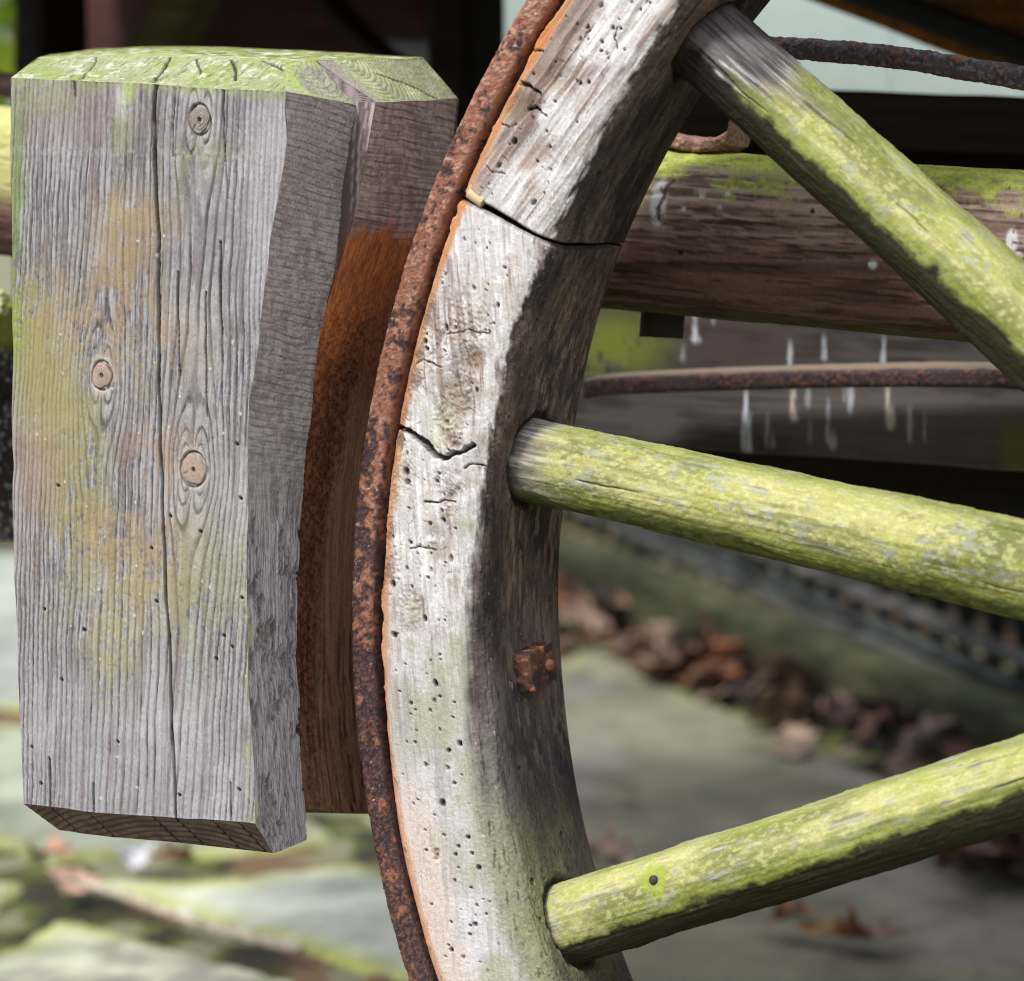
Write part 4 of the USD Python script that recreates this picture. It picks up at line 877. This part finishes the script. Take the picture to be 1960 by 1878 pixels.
# dark timbers under and behind it
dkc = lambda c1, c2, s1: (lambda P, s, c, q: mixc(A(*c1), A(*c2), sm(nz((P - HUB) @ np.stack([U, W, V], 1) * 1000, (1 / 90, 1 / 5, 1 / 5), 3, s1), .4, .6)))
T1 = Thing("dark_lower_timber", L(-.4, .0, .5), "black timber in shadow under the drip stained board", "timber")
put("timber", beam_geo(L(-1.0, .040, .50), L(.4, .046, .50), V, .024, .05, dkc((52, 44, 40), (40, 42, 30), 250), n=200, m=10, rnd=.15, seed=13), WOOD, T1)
T2 = Thing("shadow_timber", L(-.4, .2, .55), "heavy timber coloured near black for the shadow behind the upper spoke, below the pale wall", "timber")  # near-black timbers put where the underside lies in shadow
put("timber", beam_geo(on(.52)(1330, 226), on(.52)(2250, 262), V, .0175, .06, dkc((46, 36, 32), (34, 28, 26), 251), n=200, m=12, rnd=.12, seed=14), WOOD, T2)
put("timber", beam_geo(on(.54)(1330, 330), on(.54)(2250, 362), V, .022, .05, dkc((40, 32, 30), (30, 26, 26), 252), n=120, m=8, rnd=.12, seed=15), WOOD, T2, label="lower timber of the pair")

# ---- lichen speckled timber end left of the block
T3 = Thing("lichen_timber", L(-.72, -.05, .19), "dark cracked timber end with pale lichen specks at the left edge behind the block", "timber")


def lump_col(P, s, c, q):
    Q = (P - HUB) @ np.stack([U, W, V], 1) * 1000
    m1 = nz(Q, (1 / 14,) * 3, 4, 261); m2 = nz(Q, (1 / 3.5,) * 3, 3, 262)
    C = mixc(A(70, 62, 60), A(44, 38, 38), sm(m1, .4, .6)); C = mixc(C, A(110, 84, 66), .8 * (1 - sm(Q[..., 1] + 14 * (m1 - .5), -10, 30)) * sm(m1, .35, .55)); C = mixc(C, A(198, 208, 206), .9 * sm(m2, .62, .69)); C = mixc(C, A(146, 156, 170), .7 * sm(m1, .58, .66)); C = mixc(C, A(176, 180, 90), .8 * sm(Q[..., 1], 86, 98))
    return C


put("timber", beam_geo(on(.17)(-114, 1036), on(.17)(-120, 586), V, .042, .045, lump_col, n=240, m=36, rnd=.22, rough=.004, seed=16), WOOD, T3)
gl = []
for i in range(60):
    c0 = on(.14)(rng.uniform(-10, 12), rng.uniform(560, 598)); s0 = trimesh.creation.icosphere(1, rng.uniform(.0010, .0022)); gl.append((s0.vertices * rng.uniform(.5, 1.4, 3) + c0 + V * rng.uniform(-.004, .004), s0.faces, A(200, 204, 150)))
put("lichen_tuft", gl, LICHEN, T3, kind="stuff")
T4 = Thing("iron_rod", on(.34)(0, 150), "dark brown rod crossing the left picture edge above the block's left shoulder", "rod")
cx = np.array([on(.34)(-260 + 300 * k, 110 + 58 * k) for k in np.linspace(0, 1, 60)]); put("bar", tube_geo(cx, W, V, .008, .008, 2, .0006, 270, rustc), RUST, T4)

# ---- far side: pale wall, dark red-brown cart side, braces and posts
wallv = 1.25
WALL = Thing("pale_green_wall", L(-.9, -.1, wallv), "pale grey green painted boarded wall behind the black timbers", "wall")
g_ = [box_geo(L(-1.13 + .19 * k + .097, .55, wallv), U * .0955, W * .38, V * .012, A(*((170, 184, 178) if k % 3 else (163, 177, 171)))) for k in range(9)]
for k in range(9):
    put("wall_board", [g_[k]], PAINT, WALL, smooth=False)
CART = Thing("red_brown_cart_side", L(-1.1, .2, .95), "dark red-brown boarded cart side in shadow above the block", "cart side")
for k in range(5):
    put("board", beam_geo(on(.95)(64, 260 - 110 * k), on(.95)(905, 300 - 110 * k), V, .037, .012, dkc((84, 56, 52), (66, 42, 40), 280 + k), n=60, m=6, rnd=.1, seed=20 + k), WOOD, CART)
POST = "dark_post"
for x0, x1, v, lab in ((68, 128, .80, "black post left of the brace, before the red-brown cart side"), (855, 932, .80, "black post between the cart side and the pale wall, just left of the tyre")):
    T = Thing(POST, on(v)((x0 + x1) / 2, 400), lab, "post"); w = np.linalg.norm(on(v)(x0, 0) - on(v)(x1, 0)) / 2
    put("timber", beam_geo(on(v)((x0 + x1) / 2, 1000), on(v)((x0 + x1) / 2, -140), V, w, .03, dkc((40, 34, 32), (30, 26, 26), 290), n=60, m=6, rnd=.12, seed=30), WOOD, T)
T = Thing("brace", on(.84)(330, 60), "slanting olive brown brace across the red-brown cart side", "brace")
put("timber", beam_geo(on(.84)(250, 200), on(.84)(440, -140), V, .019, .02, dkc((104, 92, 62), (84, 72, 52), 291), n=60, m=6, rnd=.2, seed=31), WOOD, T)
T = Thing("brace", on(.82)(680, 20), "dark curved brace on the red-brown cart side near the black post", "brace")
cx = np.array([on(.82)(600 + 40 * k + 90 * k * k, -60 + 160 * k) for k in np.linspace(0, 1.3, 40)]); put("timber", tube_geo(cx, U, V, .012, .02, 4, .0008, 292, lambda P, lm, l3, q: 0 * P + A(44, 38, 36)), WOOD, T)
T = Thing("pale_block", on(.9)(812, 96), "pale bluish block behind the right shoulder of the brake block", "block")
put("body", [box_geo(on(.9)(812, 112), U * .026, W * .013, V * .03, A(150, 152, 168), .004)], PAINT, T, smooth=False)
T = Thing("slanted_beam", on(.75)(1800, 20), "brown beam slanting across the upper right corner before the pale wall", "beam")
dd_ = on(.75)(2000, 72) - on(.75)(1600, -78)
put("timber", beam_geo(on(.75)(1500, -112), on(.75)(2100, 112), V, .030, .05, dkc((150, 98, 48), (112, 72, 38), 293), n=120, m=10, rnd=.15, seed=33), WOOD, T)
T = Thing("shade_strip", on(.70)(1800, 60), "black strip standing for the shaded under face of the slanting beam", "strip")  # black strip added as the shade under the slanting beam
put("strip", beam_geo(on(.70)(1500, -66), on(.70)(2100, 146), V, .009, .016, dkc((30, 26, 26), (24, 22, 22), 294), n=60, m=6, rnd=.2, seed=34), RUST, T)

# the bed of the wagon overhead, out of sight, whose shade lies on all this
BED = Thing("wagon_bed", L(-.3, .42, .7), "boarded floor of the wagon above the wheel", "wagon bed")
for k in range(7):
    put("board", beam_geo(L(-1.35, .44, .24 + .135 * k), L(.9, .40, .24 + .135 * k), V, .018, .066, dkc((110, 96, 86), (88, 76, 70), 300 + k), n=40, m=5, rnd=.1, seed=40 + k), WOOD, BED)

# bushes behind the left corner
def leaf_mesh(n, c, spread, size, seed, cols):
    r = np.random.default_rng(seed); vs, fs, cs = [], [], []
    for i in range(n):
        o = c + r.normal(0, 1, 3) * spread; d = r.normal(0, 1, 3); d /= np.linalg.norm(d); e = np.cross(d, r.normal(0, 1, 3)); e /= np.linalg.norm(e); s = size * r.uniform(.6, 1.3)
        nn = np.cross(d, e)
        vs.append(np.array([o - d * s, o - e * s * .45 + nn * s * .1, o + d * s, o + e * s * .45 + nn * s * .1])); fs.append(np.array([[0, 1, 2], [0, 2, 3]]) + 4 * i); cs.append(np.repeat(cols[r.integers(len(cols))][None], 4, 0))
    return np.vstack(vs), np.vstack(fs), np.vstack(cs)


T = Thing("shrub", gnd(-40, 1100), "bright green shrub blurred in the far upper left corner", "shrub")
cS = EYE + sight(-60, -40) * 5.2
put("foliage", [leaf_mesh(900, cS, np.array([.20, .3, .16]), .045, 5, [A(150, 176, 30), A(110, 140, 24), A(176, 192, 60), A(60, 84, 20)])], LEAF, T, smooth=False)
stm = trimesh.creation.cylinder(radius=.02, segment=[[cS[0], cS[1], 0], cS], sections=10)
put("stem", [(stm.vertices, stm.faces, A(90, 74, 60))], WOOD, T)

# ================================================================== THE GROUND
gP = np.stack(list(np.meshgrid(np.linspace(-14, 14, 60), np.linspace(-6, 24, 60), indexing="ij")) + [np.full((60, 60), -.012)], -1)
put("ground", [(gP, A(120, 116, 92))], EARTH, kind="structure")
PAVE = Thing("paving", gnd(300, 1750), kind="structure")
from shapely.geometry import Polygon, Point
import manifold3d
stones = [
    ([(-420, 1480), (88, 1650), (200, 1630), (455, 1632), (690, 1600), (565, 1500), (380, 1400), (-420, 1330)], (160, 164, 144), 1),
    ([(112, 1688), (205, 1652), (460, 1654), (700, 1622), (900, 1690), (1010, 1990), (770, 1885), (420, 1775)], (196, 198, 184), 1),
    ([(96, 1712), (400, 1800), (745, 1905), (830, 2140), (-380, 2140), (-380, 1880), (0, 1788)], (188, 190, 164), 1),
    ([(-420, 1545), (84, 1672), (86, 1696), (-12, 1764), (-420, 1830)], (186, 188, 164), 1),
    ([(712, 1606), (580, 1495), (990, 1325), (1100, 1200), (2160, 1660), (2360, 2140), (1050, 2140), (915, 1690)], (126, 122, 102), 0),  # slab under the wagon, its colour darkened for the weaker light
    ([(-480, 1318), (390, 1388), (570, 1480), (960, 1318), (1060, 1175), (880, 1040), (-480, 1040)], (166, 170, 158), 1),
    ([(-900, 1020), (870, 1026), (1000, 930), (700, 780), (-900, 780)], (180, 184, 170), 1),
]
for i, (pts, col, bright) in enumerate(stones):
    pg = Polygon([gnd(x, y)[:2] for x, y in pts]).buffer(-.006 if bright else -.003)
    rg_ = np.random.default_rng(50 + i)
    pg = pg.buffer(-.012).buffer(.012).segmentize(.02)
    x0, y0, x1, y1 = pg.bounds; stp = .012 if i < 5 else .03
    gx, gy = np.arange(x0 - stp, x1 + 2 * stp, stp), np.arange(y0 - stp, y1 + 2 * stp, stp)
    GX, GY = np.meshgrid(gx, gy, indexing="ij")
    import shapely
    dist = shapely.distance(pg.exterior, shapely.points(GX, GY)) * np.where(shapely.contains_xy(pg, GX, GY), 1, -1)
    n1 = fbm(st(GX * 5, GY * 5, i), 4, 400 + i); n2 = fbm(st(GX * 28, GY * 28, i), 4, 410 + i); n3 = fbm(st(GX * 120, GY * 120, i), 2, 420 + i)
    Z = .006 * (n1 - .5) + .004 * (n2 - .5) - .028 * (1 - sm(dist + .02 * (n2 - .5), -.004, .022)) - .006
    ms = 1 - sm(dist + .07 * (n1 - .5) + .05 * (n2 - .5), .008, .060)
    c = mixc(A(*col), A(*[x * .72 for x in col]), sm(n2 * .5 + n1 * .5, .40, .60)); c = mixc(c, A(150, 140, 140), .35 * sm(n1, .5, .62)); c = mixc(c, A(*[min(255, x * 1.10) for x in col]), sm(n2, .52, .66) * .7)
    c = mixc(c, mixc(A(150, 156, 62), A(182, 182, 104), n3), (.95 if bright else .3) * ms * sm(n2, .25, .45)); c = mixc(c, A(96, 100, 44), .7 * (1 - sm(dist + .03 * (n2 - .5), -.004, .014)))
    n4 = fbm(st(GX * 14, GY * 14, i), 5, 430 + i); c = c * (.68 + .36 * sm(n4, .30, .68))[..., None] * (.88 + .24 * n3)[..., None]
    keep = dist > -.010
    f = np.arange(GX.size).reshape(GX.shape); q = np.stack([f[:-1, :-1], f[1:, :-1], f[1:, 1:], f[:-1, 1:]], -1).reshape(-1, 4); q = q[keep.ravel()[q].all(1)]
    put("paving_stone", [(st(GX, GY, Z).reshape(-1, 3), np.vstack([q[:, [0, 1, 2]], q[:, [0, 2, 3]]]), c.reshape(-1, 3))], EARTH, PAVE)
mp = np.stack(list(np.meshgrid(np.linspace(-1.6, 1.3, 190), np.linspace(2.2, 6.5, 220), indexing="ij")) + [np.zeros((190, 220))], -1)
n2 = fbm(mp * 30, 4, 77); n1 = fbm(mp * 7, 3, 78); mp[..., 2] = -.013 + .012 * (n2 - .35)
put("joint_moss", [(mp, mixc(mixc(A(96, 104, 36), A(40, 38, 22), sm(n2, .42, .58)), A(120, 88, 68), .7 * sm(n1, .55, .65)))], EARTH, PAVE, kind="stuff")

# ---- things lying on the paving
def stick_geo(p, rad, col, seed):
    cx = gaussian_filter1d(np.stack([np.interp(np.linspace(0, 1, 60), np.linspace(0, 1, len(p)), np.asarray(p)[:, i]) for i in range(3)], -1), 3, axis=0, mode="nearest")
    d = cx[-1] - cx[0]; e = np.cross(d, [0, 0, 1.0]); e /= np.linalg.norm(e)
    return tube_geo(cx, e, np.array([0, 0, 1.0]), rad, rad, 2, .0006, seed, lambda P, lm, l3, q: mixc(A(*col), A(*[x * .75 for x in col]), sm(lm, .4, .6)))


T = Thing("dry_stalk", gnd(400, 1770), "pale dry stalk lying along the mossy joint between the paving stones", "stalk")
put("stem", stick_geo([gnd(x, y, .008) for x, y in ((140, 1685), (230, 1712), (330, 1750), (430, 1782), (590, 1822))],   .0042, (200, 184, 164), 310), LEAF, T)


def leaf_geo(seed, size, curl):
    """A dry curled leaf with a lobed outline and a raised midrib, lying about the origin."""
    r = np.random.default_rng(seed); u = np.linspace(0, 1, 26)[:, None]; w = np.linspace(-1, 1, 15)[None, :]
    half = .36 * np.sin(PI * np.clip(u, .01, .985) ** .8) * (1 + .24 * np.sin(u * 21 + seed)) + .012
    x = (u - .5) * size + 0 * w; y = half * w * size
    z = curl * size * ((y / size / .36) ** 2 * (.6 + .5 * np.sin(3 * u + seed)) + .5 * (u - .5) ** 2 * r.uniform(-1, 2)) + .02 * size * np.sin(u * 16 + 4 * w) - .012 * size * np.exp(-(w / .12) ** 2)
    return st(x, y, z)


lnames = ["greyish brown", "pinkish tan", "reddish brown", "dark brown", "orange brown", "nearly black", "dull pink", "pale pinkish"]
DRIFT = "leaves drifted along the foot of the timber edging"
lcols = [(112, 88, 78), (148, 116, 96), (92, 58, 46), (60, 40, 35), (132, 80, 44), (44, 33, 32), (124, 96, 82), (168, 140, 122)]
bA, bB = gnd(1076, 1150), gnd(1958, 1515)
dA = (bB - bA) / np.linalg.norm(bB - bA); nA = np.array([dA[1], -dA[0], 0]); nA *= np.sign(nA @ (EYE - bA)) or 1


def lay(name, lab, cat, pos, seed, size, col, curl, tilt, group=None):
    r = np.random.default_rng(seed); P = leaf_geo(seed, size, curl); R = trimesh.transformations.euler_matrix(r.normal(0, tilt), r.normal(0, tilt), r.uniform(0, 6.28))[:3, :3]
    P = P @ R.T; P[..., 2] -= P[..., 2].min(); P = P + pos
    n = nz(P * 1000, (1 / 9,) * 3, 3, seed); c = mixc(A(*col), A(*[x * .6 for x in col]), sm(n, .42, .62))
    back = P - np.array([0, 0, .0006])
    put(name, [(P, c), (back[:, ::-1], c * .9)], LEAF, label=lab, cat=cat, group=group)


for i in range(105):
    f = rng.uniform(-.15, .95) ; off = abs(rng.normal(0, .13 if i % 3 == 0 else .05)) * (1.25 - .6 * f); zz_ = max(0, rng.uniform(0, .03) - .3 * off)
    ci = int(rng.integers(len(lcols)))
    third = ["behind the wheel rim", "above the bare stone", "above the lower spoke"][min(2, int((f + .15) / 1.1 * 3))]
    lay("dry_leaf", lnames[ci] + " dry leaf " + third + " in the drift along the timber edging", "leaf", bA + (bB - bA) * f + nA * (off + .012) + np.array([0, 0, zz_]), 600 + i, rng.uniform(.04, .09), lcols[ci], rng.uniform(.04, .28), .38, lnames[ci] + ' leaves ' + third + ' in the drift along the timber edging')
for (x, y, s, c, lab) in ((1520, 1770, .05, (150, 92, 64), "small brown leaf on the bare stone below the lower spoke, left of the pair"), (1555, 1779, .035, (170, 128, 70), "yellowish scrap of leaf on the bare stone between the two brown ones"), (1625, 1790, .045, (168, 100, 48), "orange brown leaf on the bare stone below the lower spoke"), (1680, 1802, .05, (136, 96, 84), "grey brown leaf at the right end of the row on the bare stone"), (1195, 1515, .03, (136, 104, 80), "tiny brown leaf on the stone beside the rim's inner edge"), (1160, 1655, .07, (190, 160, 140), "pale leaf on the stone just above the lower spoke's foot"), (1245, 1730 - 60, .03, (150, 116, 100), "faint leaf scrap behind the lower spoke near its nail"),
                            (140, 1700, .06, (206, 168, 146), "pinkish dry leaf at the meeting of the mossy joints"), (100, 1650, .05, (196, 140, 110), "orange brown leaf above the meeting of the mossy joints"), (325, 1655, .05, (206, 160, 140), "pink brown leaf under the brake block on the mossy joint"), (262, 1652, .05, (206, 204, 210), "whitish scrap under the brake block on the mossy joint")):
    lay("fallen_leaf", lab, "leaf", gnd(x, y, .004), 800 + x, s, c, .25, .2)
for i in range(16):
    lay("dark_leaf", "dark dry leaf in the patch at the right picture edge below the lower spoke", "leaf", gnd(rng.uniform(1820, 2000), rng.uniform(1600, 1690), rng.uniform(0, .02)), 900 + i, rng.uniform(.05, .08), [(110, 74, 62), (72, 52, 50), (130, 80, 60)][i % 3], .35, .4, "dark leaves at the right picture edge")

# ---- timber edging and low slatted fence behind the leaves
EDGE = Thing("timber_edging", bA, "dark green algae covered timber edging behind the drift of leaves", "edging")
ext = lambda p, q, a, b: (p + (q - p) * a, p + (q - p) * b)
tl0, tl1 = bA - nA * .03, bB - nA * .03
hE = .036
e0, e1_ = ext(tl0, tl1, -.5, 1.8)
put("timber", beam_geo(e0 + [0, 0, hE], e1_ + [0, 0, hE], nA, hE, .03, lambda P, s, c, q: mixc(mixc(A(66, 68, 48), A(44, 46, 32), sm(nz(P * 1000, (1 / 40, 1 / 40, 1 / 14), 4, 320), .4, .6)), A(84, 84, 62), .5 * sm(nz(P * 1000, (1 / 90,) * 3, 3, 321), .5, .65)), n=200, m=12, rnd=.12, seed=50), WOOD, EDGE)


def on_fence(x, y, off=.10):
    d = sight(x, y); q = bA - nA * off; return EYE + d * ((q - EYE) @ nA) / (d @ nA)


FENCE = Thing("slatted_fence", bA - nA * .1, "low weathered grey slatted fence running away behind the timber edging", "fence")
for (xa, ya, xb, yb, hw_, col) in ((1140, 985, 1958, 1352, .0075, (96, 97, 94)), (1140, 962, 1958, 1312, .005, (78, 82, 79)), (1330, 1000, 1958, 1262, .006, (100, 98, 97)), (1700, 872, 1958, 985, .010, (132, 132, 132)), (1300, 925, 1958, 1150, .004, (70, 72, 72))):
    a_, b_ = ext(on_fence(xa, ya), on_fence(xb, yb), -.3, 1.5)
    put("rail", beam_geo(a_, b_, nA, hw_, .012, (lambda cc: lambda P, s, c, q: mixc(A(*cc), A(*[x * .55 for x in cc]), sm(nz(P * 1000, (1 / 30, 1 / 30, 1 / 8), 4, 330), .45, .56)))(col), n=160, m=6, rnd=.15, rough=.0004, seed=60), WOOD, FENCE)
for k in range(34):
    q = bA + (bB - bA) * (-.3 + 1.75 * k / 33) - nA * .13
    put("slat", beam_geo(q + [0, 0, .05], q + [0, 0, .62], nA, .012, .006, lambda P, s, c, q: 0 * P + A(26, 28, 26), n=20, m=4, rnd=.15, seed=70), WOOD, FENCE)
SHED = Thing("shed_side", bA - nA * .4, "shed side coloured black for the deep shade behind the slatted fence, with pale grey blue panels at the right", "shed")
for k in range(12):
    f0 = -.9 + .27 * k; q = bA + (bB - bA) * (f0 + .133) - nA * .45
    pale = f0 > 1.0  # panels other than pale take a black that stands for shade
    put("panel", [box_geo(q + [0, 0, .36], (bB - bA) * .131, np.array([0, 0, .36]), nA * .012, A(*((150, 166, 174) if pale else (24, 25, 24))), .004)], PAINT, SHED, smooth=False, label="pale grey blue panel" if pale else None)
